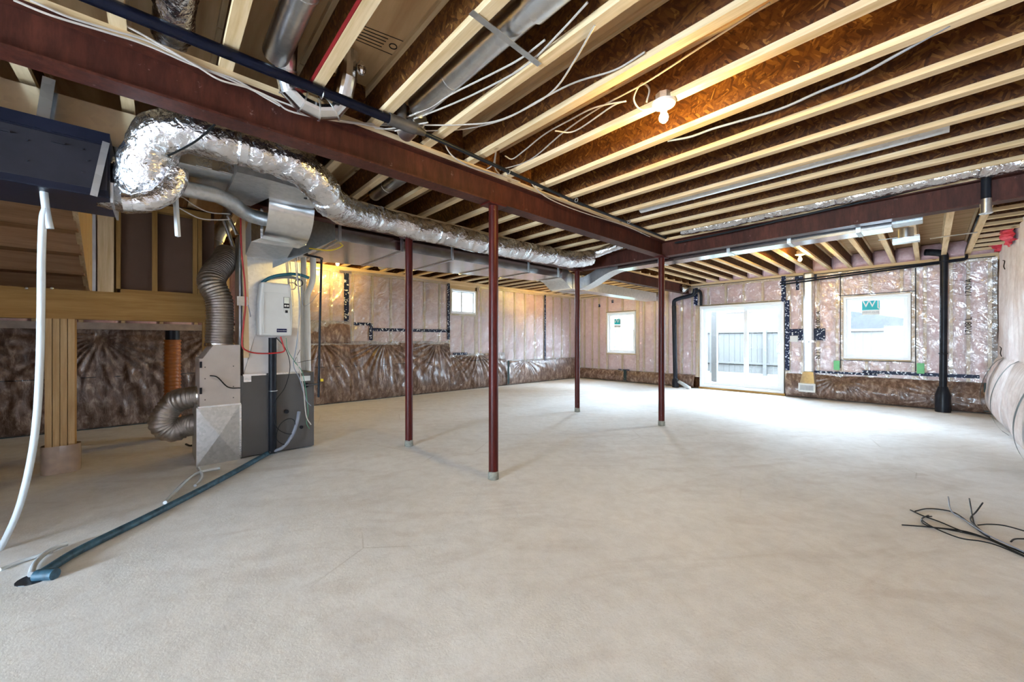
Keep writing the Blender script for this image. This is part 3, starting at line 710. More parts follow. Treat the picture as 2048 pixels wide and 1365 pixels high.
for yy, dz in ((HY1 - .03, .06), (-.50, .0)):
    m = MB()
    if dz: m.bar((HX0 + .008, yy + .015, 2.47), (HX0 + .008, yy - .035, HZ0 - .005), .03, .003, (1, 0, 0))
    else: m.bar((HX0 - .2, yy + .03, ZJ), (HX0 - .2, yy, HZ1), .05, .003, (1, 0, 0))
    m.build('hanging_strap', 'strap_steel', label='grey webbing strap ' + ('dangling at the end of the ventilator cabinet' if dz else 'holding up the ventilator cabinet from above'), cat='strap')
MB().tube(spline([(-3.95, .10, 2.55), (-3.9, .10, 2.38), (-3.84, .105, 2.2), (-3.82, .11, 2.08)]), .017, 4).build('hanging_strap', 'pvc_white', label='white strap end dangling beneath the foil ducts', cat='strap')

# big return trunk with the curved drop to the furnace
o = thing('return_duct', (-3.85, -.5, 2.25), 'galvanised return trunk with curved drop and boot above the furnace', 'duct')
MB().box(-4.18, -3.55, -2.28, .42, 2.545, 2.785).build('trunk', 'galvanised_bright', o)
for yy in (-1.6, -.75, .05): MB().box(-4.19, -3.54, yy - .012, yy + .012, 2.538, 2.79).build('drive_cleat', 'galvanised_dull', o)
arc = [(-3.40, .42), (-3.40, .60), (-3.42, .80), (-3.52, .97), (-3.68, 1.06), (-3.84, 1.06), (-3.84, .70), (-4.18, .62), (-4.18, .42)]
MB().prism([(x, y, 2.52) for x, y in arc], (0, 0, .31)).build('fan_elbow', 'galvanised_dull', o)
oc = []; ic = []
for k in range(13):
    a = PI / 2 * k / 12; oc.append((-4.17 + .34 * math.cos(a), 2.53 - .30 * math.sin(a))); ic.append((-4.17 + .02 * math.cos(a), 2.53 - .02 * math.sin(a)))
oc = [(-3.83, 2.54)] + oc; ic = [(-4.15, 2.54)] + ic
pr = [(x, .70, z) for x, z in oc] + [(x, .70, z) for x, z in ic[::-1]]
MB().prism(pr, (0, .36, 0)).build('curved_drop', 'galvanised_bright', o, smooth='auto')
MB().hexa([(-4.15, .69, 2.235), (-4.15, 1.07, 2.235), (-4.42, 1.07, 2.25), (-4.42, .66, 2.25)], [(-4.15, .69, 2.51), (-4.15, 1.07, 2.51), (-4.42, 1.07, 2.51), (-4.42, .66, 2.51)]).build('boot_collar', 'foil_tape', o)
m = MB(); A, B, C, D = V(-4.42, .66, 2.25), V(-4.42, 1.02, 2.25), V(-5.24, 1.12, 2.24), V(-5.24, .72, 2.24); X = (A + B + C + D) / 4 + V(0, 0, -.025)
T = [p + V(0, 0, .27) for p in (A, B, C, D)]
m.add([A, B, C, D, X] + T, [(0, 4, 1), (1, 4, 2), (2, 4, 3), (3, 4, 0), (0, 1, 6, 5), (1, 2, 7, 6), (2, 3, 8, 7), (3, 0, 5, 8), (5, 6, 7, 8)]); m.build('boot', 'galvanised_dull', o)
MB().tube([(-3.62, .93, 2.517), (-3.62, .93, 2.512)], .014, 10).build('test_plug', 'black_abs', o)
for yy in (.2, .33): MB().box(-3.56, -3.545, yy, yy + .09, 2.55, 2.70).build('seam_patch', 'foil_tape', o)

# foil-wrapped ducts
path = [(-3.55, -.30, 2.32), (-3.46, -.14, 2.27), (-3.34, -.06, 2.32), (-3.27, -.045, 2.43), (-3.22, -.01, 2.52), (-3.15, .06, 2.58), (-3.10, .18, 2.595), (-3.09, .4, 2.58), (-3.09, .60, 2.575), px(600, 337, x=-3.09), px(640, 372, x=-3.13), px(660, 402, x=-3.26), px(690, 421, x=-3.52), px(725, 431, x=-3.76)] + [px(u, v, x=-3.92) for u, v in ((765, 441), (830, 457), (900, 472), (970, 489), (1040, 501), (1100, 512))] + [(-3.9, 4.9, 2.60), (-3.78, 5.25, 2.66)]
fduct('foil_duct', 'foil', path, .125, 'long crumpled foil-wrapped duct snaking from the ventilator past the posts', head=.30, ties=(.17, .27, .42, .55, .66, .78, .87))
fduct('foil_duct', 'foil', pxs([(352, 338), (351, 362), (335, 384), (308, 398), (275, 406), (246, 404)], x=-3.20), .058, 'short foil duct curling below the ventilator end', crinkle=.10, ties=(.93,))
fduct('foil_duct', 'foil', [(-3.78, 5.3, 2.72), (-3.5, 5.42, 2.80), (-3.1, 5.44, 2.86), (-2.9, 5.44, 2.88)], .07, 'thin foil duct rising from the long duct over the steel beams', crinkle=.1)
fduct('foil_duct', 'foil', [(-2.4, 5.50, 2.875), (-1.9, 5.52, 2.865), (-1.2, 5.50, 2.87), (-.5, 5.51, 2.865), (.1, 5.50, 2.865), (.3, 5.50, 2.865)], .078, 'straight foil duct lying along the steel cross beam', ties=(.3, .62, .97))
fduct('foil_duct', 'foil', [(.3, 5.5, 2.87), (.45, 5.52, 2.86), (.60, 5.52, 2.87), (.68, 5.52, 2.87)], .09, 'fat torn foil duct end above the cross beam by the right wall', crinkle=.14)
fduct('foil_duct', 'foil', [px(1215, 580, z=2.55), px(1245, 586, z=2.53), px(1285, 592, z=2.52), px(1318, 594, z=2.54)], .13, 'foil duct slung under the joists near the far left window', ties=(.72,))
fduct('foil_duct', 'foil', [(-2.85, .05, 3.0), (-2.6, .06, 2.95), (-2.2, .06, 2.98), (-1.6, .06, 3.0), (-.8, .06, 3.0)], .085, 'foil duct tucked between the first joists above the black pipe', crinkle=.13)
fduct('foil_duct', 'foil', [px(1372, 582, y=10.3), px(1366, 576, y=10.3), px(1358, 572, y=10.4)], .10, 'short foil elbow above the black drain pipe by the patio door')

# round sheet-metal runs between the joists
pipe('round_duct', 'galvanised', [(-2.42, 1.335, 2.93), (XR - .15, 1.335, 2.93)], .074, 'round silver duct between joists behind the flat steel strap', 'duct', 24, seams=4)
pipe('round_duct', 'galvanised', [(-1.30, 1.335, 2.93), (-1.08, 1.335, 2.93)], .090, 'crimped silver coupling around the round duct', 'duct', 24)
pipe('round_duct', 'galvanised', [(-2.46, 1.36, 2.89), (-2.62, 1.36, 2.86), (-2.66, 1.36, 2.86)], .07, 'silver duct end above the pipe tee', 'duct', 20)
pipe('round_duct', 'galvanised', [(-2.52, .495, 2.93), (XR - .15, .495, 2.93)], .068, 'round silver duct above the black pipe beside the gored elbow', 'duct', 24, seams=3)
o = thing('elbow_duct', (-2.53, .7, 2.7), 'gored silver elbow duct looping under a joist above the steel beam', 'duct')
P = [V(-2.50, .54, 3.02), V(-2.58, .55, 2.90), V(-2.62, .585, 2.82), V(-2.632, .66, 2.775), V(-2.63, .75, 2.765), V(-2.61, .83, 2.79), V(-2.57, .875, 2.86), V(-2.50, .88, 2.97), V(-2.48, .88, 3.12)]
MB().tube(P, .062, 20).build('elbow', 'galvanised_bright', o)
for k in (1, 2, 3, 4, 5, 6):
    d = (P[k + 1] - P[k - 1]).normalized(); MB().tube([P[k] - d * .004, P[k] + d * .004], .067, 20).build('gore_seam', 'galvanised', o, smooth='auto')
MB().ball((-2.43, .945, 3.02), .03, 10, 6, 1.6).build('foil_tab', 'foil_tape', o)
pipe('round_duct', 'galvanised', [(-2.4, 4.36, 2.93), (.1, 4.36, 2.93)], .068, 'round silver duct between joists near the cross beam', 'duct', 20, seams=2)
pipe('round_duct', 'galvanised', [(-4.2, 1.78, 2.93), (-2.9, 1.78, 2.93)], .07, 'round silver duct between joists above the long foil duct', 'duct', 20, seams=2)
pipe('round_duct', 'galvanised', [(-7.95, 3.5, 2.87), (-6.6, 3.5, 2.87)], .06, 'round silver duct reaching the pink left wall', 'duct', 16, seams=2)
o = pipe('round_duct', 'galvanised_dull', [(-3.86, -.4, 2.46), (-3.86, .34, 2.46), (-3.90, .44, 2.44), (-3.98, .52, 2.41), (-4.06, .60, 2.40), (-4.1, .70, 2.40)], .06, 'dull silver pipe with elbow under the return trunk', 'duct', 20)

# main supply trunk along the second beam
o = thing('supply_duct', (-5, 3, 2.42), 'wide galvanised supply trunk running from the furnace behind the steel beam', 'duct')
MB().hexa([(-4.48, 1.45, 2.42), (-4.48, 5.35, 2.42), (-4.98, 5.35, 2.42), (-5.95, 1.45, 2.42)], [(-4.48, 1.45, 2.74), (-4.48, 5.35, 2.74), (-4.98, 5.35, 2.74), (-5.95, 1.45, 2.74)]).build('trunk', 'galvanised_bright', o)
for yy in (1.5, 2.25, 3.0, 3.75, 4.5, 5.25):
    xf = -5.95 + (yy - 1.45) / 3.9 * .97
    MB().box(xf - .012, -4.466, yy - .014, yy + .014, 2.408, 2.75).build('drive_cleat', 'galvanised', o)
MB().hexa([(-4.48, 1.45, 2.42), (-5.9, 1.45, 2.42), (-5.7, .95, 2.12), (-5.2, .95, 2.12)], [(-4.48, 1.45, 2.74), (-5.9, 1.45, 2.74), (-5.7, .95, 2.55), (-5.2, .95, 2.55)]).build('transition', 'galvanised_dull', o)
cv = []
for k in range(9):
    t_ = k / 8; s_ = t_ * t_ * (3 - 2 * t_); cv.append((5.33 + .35 * t_, 2.42 - .16 * s_))
MB().prism([(-4.5, y, z) for y, z in cv] + [(-4.5, y, z + .27) for y, z in cv[::-1]], (-.5, 0, 0)).build('offset', 'galvanised', o, smooth='auto')
MB().box(-5.0, -4.5, 5.66, 6.5, 2.26, 2.53).build('low_trunk', 'galvanised', o)
MB().box(-5.02, -4.48, 5.95, 6.05, 2.25, 2.54).build('foil_seam', 'foil_tape', o)
MB().box(-4.98, -4.7, 6.5, 9.3, 2.30, 2.5).build('end_trunk', 'galvanised', o)
o = thing('branch_duct', (-2, 5.97, 2.3), 'flat silver branch duct with S-curve along the cross beam', 'duct')
cv = []
for k in range(11):
    t_ = k / 10; s_ = t_ * t_ * (3 - 2 * t_); cv.append((-4.5 + .85 * t_, 2.27 + .255 * s_))
MB().prism([(x, 5.84, z) for x, z in cv] + [(x, 5.84, z + .2) for x, z in cv[::-1]], (0, .27, 0)).build('curved_section', 'galvanised', o, smooth='auto')
MB().box(-3.65, -.28, 5.84, 6.11, 2.525, 2.73).build('duct', 'galvanised_bright', o)
for xx in (-2.9, -1.9, -1.2, -.55): MB().box(xx - .02, xx + .02, 5.834, 6.116, 2.519, 2.735).build('drive_cleat', 'galvanised_dull', o)
MB().box(-.28, -.05, 5.87, 6.08, 2.56, 2.73).build('end_box', 'galvanised_dull', o)
p = px(1812, 470, z=2.62); MB().cyl((p.x, p.y, 2.70), (p.x, p.y, 2.58), .07, 16).build('round_takeoff', 'galvanised', o, smooth='auto')
MB().box(p.x - .12, p.x + .12, p.y - .06, p.y + .06, 2.52, 2.58).build('takeoff_boot', 'galvanised', o)
MB().bar((p.x - .25, p.y, 2.60), (p.x + .12, p.y - .0, 2.60), .025, .004).build('hanger_strip', 'strap_steel', o)

# ------------------------------------------------------------------ furnace corner
FX = -5.10
o = thing('furnace', (-5.5, 1.03, 0), 'charcoal grey furnace cabinet with tapered silver plenum on top', 'furnace')
MB().box(-5.85, FX, .665, 1.405, .015, .915).build('cabinet', 'furnace_grey', o, bevel=.006)
MB().box(FX, FX + .006, .68, 1.39, .03, .90).build('front_panel', 'furnace_grey', o, bevel=.002)
MB().box(FX + .006, FX + .008, 1.25, 1.36, .81, .87).build('rating_label', 'white_plastic', o)
MB().box(-5.72, -5.16, .70, 1.27, .90, 2.24).build('plenum', 'galvanised', o)
MB().hexa([(-5.12, .695, .915), (-5.12, 1.27, .915), (-5.2, 1.27, .915), (-5.2, .695, .915)], [(-5.15, .83, 1.45), (-5.15, 1.24, 1.45), (-5.2, 1.24, 1.45), (-5.2, .83, 1.45)]).build('tapered_front', 'light_panel', o)
MB().box(-5.14, -5.09, .685, 1.28, .905, .925).build('foil_joint', 'foil_tape', o)
MB().box(-5.10, -5.088, .69, .76, .84, .91).build('torn_tape', 'foil_tape', o)
MB().cyl((FX + .006, 1.31, .76), (FX + .03, 1.31, .76), .03, 12).build('gas_inlet', 'black_abs', o)
MB().cyl((FX + .006, 1.10, .47), (FX + .05, 1.10, .47), .022, 12).build('drain_port', 'black_abs', o)
MB().cyl((FX + .006, 1.26, .26), (FX + .02, 1.26, .26), .02, 12).build('grommet', 'black_abs', o)

o = thing('filter_cabinet', (-5.4, .47, 0), 'beige filter cabinet on a cross-creased galvanised return box beside the furnace', 'filter cabinet')
y0, y1 = .315, .662
MB().prism([(FX, y0, .605), (FX, y1, .605), (FX, y1, 1.25), (FX, .43, 1.25), (FX, .34, 1.11), (FX, y0, 1.11)], (-.6, 0, 0)).build('cabinet', 'beige_panel', o, bevel=.003)
m = MB(); c = V(FX + .035, (.29 + y1) / 2, .30)
Q = [V(FX, .29, .0), V(FX, y1, .0), V(FX, y1, .605), V(FX, .29, .605)]; R = [q + V(-.65, 0, 0) for q in Q]
m.add(Q + R + [c], [(0, 1, 8), (1, 2, 8), (2, 3, 8), (3, 0, 8), (1, 0, 4, 5), (2, 1, 5, 6), (3, 2, 6, 7), (0, 3, 7, 4), (4, 7, 6, 5)]); m.build('return_box', 'galvanised_dull', o)
MB().box(FX - .6, FX + .004, .30, .668, .598, .615).build('foil_joint', 'foil_tape', o)
MB().box(FX, FX + .004, .655, .672, .02, .6).build('foil_seam', 'foil_tape', o)
for zz in (1.05, .78): MB().box(FX, FX + .02, .315, .335, zz - .035, zz + .03).build('latch', 'black_abs', o)
for yy, zz in ((.36, 1.02), (.36, .9), (.36, .68), (.6, 1.02), (.6, .8), (.6, .68)): MB().cyl((FX, yy, zz), (FX + .004, yy, zz), .006, 8).build('screw', 'iron_grey', o)
MB().tube(spline([(FX + .005, .40, .93), (FX + .03, .46, .91), (FX + .035, .55, .80), (FX + .02, .66, .78)]), .006, 6).build('power_cord', 'cable_black', o, smooth=True)
cduct('flexible_duct', 'flex_metal', [(-5.35, .50, 1.25), (-5.35, .51, 1.5), (-5.36, .50, 1.75), (-5.4, .44, 1.92), (-5.5, .47, 2.05), (-5.62, .56, 2.2), (-5.75, .62, 2.34)], .125, 'ribbed silver flexible duct rising from the beige filter cabinet')
cduct('flexible_duct', 'flex_metal', [(-5.5, .36, .68), (-5.55, .22, .66)] + [px(u, v, x=-5.62) for u, v in ((350, 805), (330, 830), (327, 850), (345, 862), (372, 852))] + [(-5.55, .33, .36)], .118, 'ribbed silver flexible duct looping low beside the filter cabinet')
MB().tube([px(345, 660, x=-6.9), px(345, 800, x=-6.9), px(345, 868, x=-6.9)], .001, 4) if False else None
P = resample([px(345, 680, x=-6.9), px(345, 860, x=-6.9)], .012)
o = thing('corrugated_pipe', (P[-1].x, P[-1].y, 0), 'orange corrugated standpipe with black cap near the brown insulation', 'pipe')
MB().tube(P, [.088 * (1 + .07 * math.sin(i * PI / 2)) for i in range(len(P))], 18).build('pipe', 'orange_pipe', o, smooth=True)
MB().cyl(px(345, 662, x=-6.9), px(345, 681, x=-6.9), .075, 16).build('cap', 'black_abs', o, smooth='auto')
MB().cyl((P[-1].x, P[-1].y, 0), (P[-1].x, P[-1].y, P[-1].z + .02), .12, 18).build('floor_flange', 'black_abs', o, smooth='auto')

# wall-hung white humidifier
hx = -4.96
c0, c1, c2, c3 = px(512, 672, x=hx), px(585, 672, x=hx), px(588, 567, x=hx), px(516, 567, x=hx)
o = thing('humidifier', (hx - .09, (c0.y + c1.y) / 2, c0.z), 'white boxy humidifier with display and navy badge on the plenum', 'humidifier')
hy0, hy1, hz0, hz1 = px(519, 600, x=hx).y, px(584, 600, x=hx).y, px(550, 672, x=hx).z, px(550, 566, x=hx).z
L = []
for k in range(9): t_ = k / 8; L.append((hy0 - .012 * math.sin(PI * t_) + .02 * t_, hz0 + (hz1 - hz0) * t_))
R_ = [(hy1 + .014 * math.sin(PI * k / 8) - .012 * k / 8, hz0 + (hz1 - hz0) * k / 8) for k in range(9)]
MB().prism([(hx, y, z) for y, z in R_ + L[::-1]], (-.19, 0, 0)).build('housing', 'white_plastic', o, bevel=.018)
dy, dz = hy1 - hy0, hz1 - hz0
MB().box(hx, hx + .004, hy0 + .12 * dy, hy1 - .12 * dy, hz1 - .19 * dz, hz1 - .03 * dz).build('top_recess', 'white_plastic', o, bevel=.002)
MB().box(hx, hx + .006, hy0 + .12 * dy, hy0 + .14 * dy, hz0 + .04 * dz, hz1 - .2 * dz).build('left_groove', 'white_plastic', o)
MB().prism([(hx, hy1 - .30 * dy, hz1 - .25 * dz), (hx, hy1 - .06 * dy, hz1 - .25 * dz), (hx, hy1 - .06 * dy, hz0 + .28 * dz), (hx, hy1 - .2 * dy, hz0 + .36 * dz), (hx, hy1 - .30 * dy, hz0 + .48 * dz)], (.005, 0, 0)).build('control_surround', 'ivory_plastic', o, bevel=.002)
cpn = MB().box(hx + .004, hx + .009, hy1 - .27 * dy, hy1 - .09 * dy, hz1 - .47 * dz, hz1 - .26 * dz).build('control_panel', 'black_abs', o)
MB().box(hx + .008, hx + .012, hy1 - .26 * dy, hy1 - .10 * dy, hz1 - .38 * dz, hz1 - .265 * dz).build('display', 'lcd', cpn)
for k in (-.22, -.14): MB().cyl((hx + .008, hy1 + k * dy, hz1 - .425 * dz), (hx + .013, hy1 + k * dy, hz1 - .425 * dz), .011, 10).build('button', 'white_plastic', cpn)
MB().box(hx + .004, hx + .008, hy1 - .22 * dy, hy1 - .14 * dy, hz1 - .56 * dz, hz1 - .51 * dz).build('switch', 'black_abs', o)
by0, by1, bz0, bz1 = px(553.5, 660, x=hx).y, px(573.5, 660, x=hx).y, px(563, 665, x=hx).z, px(563, 658, x=hx).z
bdg = MB().box(hx, hx + .004, by0, by1, bz0, bz1).build('badge', 'badge_navy', o)
lettering('Generalaire', (by1 - by0) / 5.2, (hx + .006, (by0 + by1) / 2, (bz0 + bz1) / 2), (0, 1, 0), (0, 0, 1)).build('badge_lettering', 'white_plastic', bdg)
pipe('drain_pipe', 'black_abs', [px(545, 676, x=-5.04), px(545, 906, x=-5.04)], .04, 'straight black drain pipe below the white humidifier', 'pipe', 18)
MB().ring(px(546, 782, x=-5.04), .043, .004, 'z').build('pipe_clamp', 'galvanised', label='thin ring clamp around the black drain pipe', cat='clamp')
pipe('teal_hose', 'teal_hose', pxs([(524, 566), (540, 556), (565, 550), (595, 549), (618, 556)], x=-5.03), .018, 'teal hose arching over the white humidifier', 'hose', 10, sp=True)
MB().ring(px(598, 566, x=-5.02), .04, .006, 'x').build('cable_coil', 'cable_black', label='small coil of black cable beside the humidifier', cat='cable')
# white vent pipes
pipe('vent_pipe', 'pvc_white', pxs([(616, 746), (615, 650), (614, 596)], x=-5.42) + pxs([(622, 572), (626, 552), (626, 515)], x=-5.42), .036, 'white plastic vent pipe with bend rising behind the furnace', 'pipe', 16, sp=True)
pipe('vent_pipe', 'pvc_white', pxs([(605, 746), (606, 640), (607, 515)], x=-5.5), .034, 'straight white plastic vent pipe rising behind the furnace', 'pipe', 16)
# gas line
o = thing('gas_pipe', px(637, 795, x=-5.02), 'thin black gas pipe with drip leg right of the furnace', 'pipe')
MB().tube(pxs([(603, 508), (641, 516)], x=-5.02), .013, 10).build('top_run', 'black_abs', o, smooth='auto')
MB().ball(px(643, 518, x=-5.02), .02).build('elbow', 'iron_grey', o, smooth=True)
MB().tube(pxs([(643, 518), (640, 640), (637, 795)], x=-5.02), .013, 10).build('riser', 'black_abs', o, smooth='auto')
MB().tube([px(639, 768, x=-5.02), (FX + .02, 1.31, .76)], .012, 10).build('branch', 'iron_grey', o, smooth='auto')
MB().box(-5.04, -4.995, 1.45, 1.48, .80, .83).build('shutoff_valve', 'cable_yellow', o)
pipe('gas_hose', 'cable_yellow', pxs([(703, 468), (697, 476), (692, 485), (680, 495), (660, 501), (635, 499), (618, 497)], x=-4.7), .008, 'yellow gas tube bending under the supply duct', 'hose', 8, sp=True)
o = thing('gas_valve', px(605, 500, x=-4.9), 'black valve block beside the duct boot', 'valve')
MB().box(-5.0, -4.9, px(600, 500, x=-4.95).y, px(614, 500, x=-4.95).y, 2.30, 2.40).build('body', 'black_abs', o, bevel=.01)
MB().cyl(px(614, 499, x=-4.9), px(622, 498, x=-4.9), .018, 10).build('spout', 'iron_grey', o)
# upright stud, red wire and strapping left of the plenum
o = thing('wall_stud', (-5.14, .64, 1.15), 'upright bare stud with red wire beside the plenum', 'stud')
MB().bar(px(484, 425, x=-5.14), px(492, 600, x=-5.14), .045, .06, (1, 0, 0)).bar(px(491, 600, x=-5.13), px(492, 716, x=-5.13), .05, .05, (1, 0, 0)).build('stud', 'pine_z', o)
MB().box(-5.11, -5.10, px(474, 600, x=-5.1).y, px(496, 600, x=-5.1).y, 1.68, 1.78).build('outlet_plate', 'galvanised_dull', o)
pipe('red_wire', 'cable_red', pxs([(481, 428), (483, 500), (489, 560), (491, 610), (487, 650), (484, 690), (494, 702), (515, 707), (545, 707), (568, 703), (566, 690), (561, 674)], x=-4.99), .008, 'red wire running down the stud and under the humidifier', 'wire', 8, sp=True)
MB().box(-5.6, -5.3, .675, .692, 1.25, 2.5).build('sheet_metal_strip', 'galvanised_dull', label='upright sheet metal strip between flexible duct and plenum', cat='sheet metal')
pipe('vent_riser', 'galvanised', pxs([(433, 560), (432, 480)], x=-6.3), .075, 'upright silver pipe behind the flexible duct', 'duct', 16)
pipe('vent_riser', 'galvanised_dull', pxs([(432, 480), (440, 462), (455, 445), (462, 420)], x=-6.25), .085, 'crumpled silver elbow behind the flexible duct', 'duct', 16, sp=True)
for k, (a, b) in enumerate((((448, 440), (470, 505)), ((456, 432), (474, 470)))):
    pipe('conduit', 'galvanised_dull', pxs([a, b], x=-5.8), .022, ('lower' if k == 0 else 'upper') + ' slanting silver conduit behind the red-wired stud', 'conduit', 10)
# wiring loom around the furnace
loom = [('cable_white', [(588, 500), (592, 540), (598, 600), (596, 680), (594, 720), (606, 770), (612, 830), (622, 850)], .006, 'white cable hanging from the duct boot down the furnace front'),
        ('cable_grey', [(592, 500), (596, 560), (600, 620), (593, 690), (587, 730), (600, 760), (612, 800), (622, 812)], .005, 'grey cable hanging across the furnace corner'),
        ('cable_black', [(552, 675), (572, 700), (580, 735), (570, 775), (550, 805), (547, 840), (560, 862), (585, 868), (590, 845), (578, 838), (560, 850), (553, 878), (570, 890), (583, 880)], .004, 'thin black wire looping over the furnace front'),
        ('cable_green', [(572, 676), (575, 700), (590, 725), (606, 750), (616, 820), (613, 845), (619, 858)], .004, 'green wire trailing to the furnace grommet'),
        ('cable_black', [(600, 700), (590, 725), (612, 722), (632, 718), (640, 705)], .003, 'thin black wire strung to the gas pipe'),
        ('cable_grey', [(596, 500), (602, 570), (606, 610), (622, 605), (634, 590), (641, 583)], .003, 'thin grey wire strung from the loom to the gas pipe top'),
        ('cable_grey', [(496, 610), (501, 632), (500, 632)], .005, 'short grey wire end at the outlet plate')]
for mt, l, r, lb in loom: pipe('wire', mt, pxs(l, x=-4.99), r, lb, 'wire', 6, sp=True)
pipe('wire', 'cable_white', pxs([(322, 398), (345, 408), (374, 425), (400, 437), (430, 440), (460, 439)], x=-4.2), .005, 'white wire drooping from the foil duct to the stud', 'wire', 6, sp=True)
pipe('wire', 'cable_white', pxs([(333, 386), (365, 395), (390, 412), (420, 425), (460, 428)], x=-4.25), .005, 'upper white wire drooping under the steel beam', 'wire', 6, sp=True)
pipe('wire', 'cable_black', pxs([(335, 312), (360, 300), (395, 280), (430, 249)], x=-2.95), .006, 'short black wire poking out by the foil duct', 'wire', 6, sp=True)

# ------------------------------------------------------------------ stair landing framing at the left
LX = -5.75
o = MB().box(LX - .14, LX, -2.25, .46, 1.51, 1.80).build('landing_beam', 'aged_y', label='thick yellowish timber beam carrying the stair landing', cat='beam')
o = thing('timber_post', (LX - .07, -.70, 0), 'four-ply timber post with plastic-wrapped foot under the landing beam', 'post')
for k in range(4): MB().box(LX - .14, LX - .008 * (k % 2), -.80 + .049 * k, -.80 + .049 * k + .044, .0, 1.51).build('ply', 'tan_z', o)
def wf(a, b):
    an = 2 * PI * a; c_, s_ = math.cos(an), math.sin(an); k = .118 / max(abs(c_), abs(s_) * .86) * (.93 + .07 * abs(math.sin(2 * an)))
    k *= 1 + .06 * noise.noise(Vector((c_ * 2, s_ * 2, b * 3))) + .04 * math.sin(PI * b); k = min(k, .135)
    return V(LX - .07 + c_ * k * .80, -.704 + s_ * k, .27 * b)
MB().grid(wf, 40, 6).build('plastic_wrap', 'plastic_wrap', o, smooth=True)
MB().box(LX - .12, LX - .03, .385, .44, .0, 1.51).build('timber_post', 'aged_z', label='slim timber post under the landing beam end by the filter cabinet', cat='post')
ya, yb = px(195, 500, x=LX).y, px(233, 500, x=LX).y
o = thing('timber_post', (LX - .07, (ya + yb) / 2, 1.80), 'pale double stud post standing on the landing beam', 'post')
MB().box(LX - .09, LX - .0, ya, yb - .02, 1.80, ZJ).build('front_stud', 'pine_z', o); MB().box(LX - .14, LX - .09, ya, yb, 1.80, ZJ).build('back_stud', 'aged_z', o)
o = thing('stud_partition', (LX - .08, .05, 1.80), 'open stud partition backed with brown board on the landing', 'partition')
for u0, u1 in ((232, 241), (304, 315), (386, 395), (396, 404)):
    a, b = px(u0, 500, x=LX).y, px(u1, 500, x=LX).y; MB().box(LX - .10, LX - .01, a, b, 1.84, 2.72).build('stud', 'aged_z', o)
MB().box(LX - .10, LX - .005, px(241, 500, x=LX).y, .46, 1.80, 1.84).build('bottom_plate', 'aged_y', o)
MB().box(LX - .10, LX - .005, px(300, 500, x=LX).y, .46, 2.72, 2.80).build('top_plate', 'aged_y', o)
MB().box(LX - .12, LX - .10, yb, .5, 1.80, ZJ).build('backing_board', 'brown_board', o)
o = thing('staircase', (-6.5, -1.5, 1.8), 'underside of a wooden staircase above the landing beam', 'stairs')
for k in range(4):
    xk = -5.98 - .245 * k; zt = 2.66 - .20 * k
    MB().box(xk - .02, xk, -2.25, -.625, zt - .2, zt).build('riser', 'oak_y', o); MB().box(xk - .27, xk + .01, -2.25, -.615, zt - .225, zt - .2).build('tread', 'oak_y', o)
pts = [(-5.86, 2.84)]
for k in range(4): pts += [(-5.86 - .245 * k, 2.62 - .2 * k), (-6.0 - .245 * k, 2.52 - .2 * k)]
MB().prism([(x, -.60, z) for x, z in pts] + [(-7.1, -.60, 1.82), (-7.1, -.60, 2.84)], (0, -.04, 0)).build('stringer', 'pine_z', o)
MB().box(-7.3, -7.25, -2.25, -.3, 1.8, ZJ).build('back_wall_board', 'brown_board', o)
MB().box(-7.2, -5.9, -2.25, -.5, 1.76, 1.795).build('landing_soffit', 'brown_board', o)
ga = px(184, 500, x=LX).y
o = MB().box(LX - .12, LX - .02, ga, px(191, 500, x=LX).y, 1.80, 2.6).build('gypsum_strip', 'gypsum_edge', label='thin white gypsum board edge beside the pale stud post', cat='board')
for u in (53, 104): MB().ball(px(u, 577, x=LX + .01), .012).build('bolt_head', 'galvanised', label='bright bolt head on top of the landing beam', cat='bolt', group='bolts on the landing beam')

# ------------------------------------------------------------------ hoses on the floor and the sump corner
o = thing('floor_sump', px(70, 1160, z=0), 'dark broken drain hole in the concrete floor', 'drain')
c = px(70, 1158, z=0)
MB().tube([c + V(0, 0, -.01), c + V(0, 0, .004), c + V(0, 0, .002)], [.075, .07, .05], 16, wob=lambda i, k, p, d: .15 * noise.noise(Vector((k, i, 1)))).build('rim', 'black_abs', o)
dh = pxs([(80, 1150), (150, 1106), (230, 1066), (300, 1032), (400, 981), (470, 944), (520, 916), (546, 902)], z=.026)
o = thing('drain_hose', dh[0], 'dusty dark blue drain hose lying across the floor to the furnace', 'hose')
MB().tube(spline(dh), .025, 12).build('hose', 'dusty_hose', o, smooth='auto')
MB().tube([dh[0] + V(-.012, -.014, -.004), dh[0] + V(.05, .06, .0)], .029, 12).build('cuff', 'dusty_hose', o, smooth='auto')
pipe('grey_tube', 'cable_grey', [px(540, 905, z=.04), px(566, 895, x=-5.0), px(585, 870, x=-5.0), px(594, 845, x=-5.0), px(598, 824, x=-5.04)], .018, 'grey tube rising from the drain hose to the furnace port', 'tube', 10, sp=True)
pipe('clear_tube', 'clear_tube', pxs([(62, 1150), (70, 1128), (90, 1108), (112, 1096), (134, 1088)], z=.02), .014, 'short clear tube end sticking out beside the floor drain', 'tube', 10, sp=True)
pipe('clear_tube', 'clear_tube', pxs([(0, 1140), (40, 1124), (80, 1111), (105, 1103)], z=.012), .010, 'thin clear tube lying beside the floor drain', 'tube', 10, sp=True)
pipe('clear_tube', 'clear_tube', pxs([(330, 1006), (350, 985), (375, 960), (400, 945), (440, 937)], z=.016), .014, 'clear tube lying beside the filter cabinet foot', 'tube', 10, sp=True)
pipe('clear_tube', 'clear_tube', pxs([(396, 936), (404, 950), (400, 962), (390, 972)], z=.016), .012, 'short bent clear tube at the filter cabinet corner', 'tube', 10, sp=True)
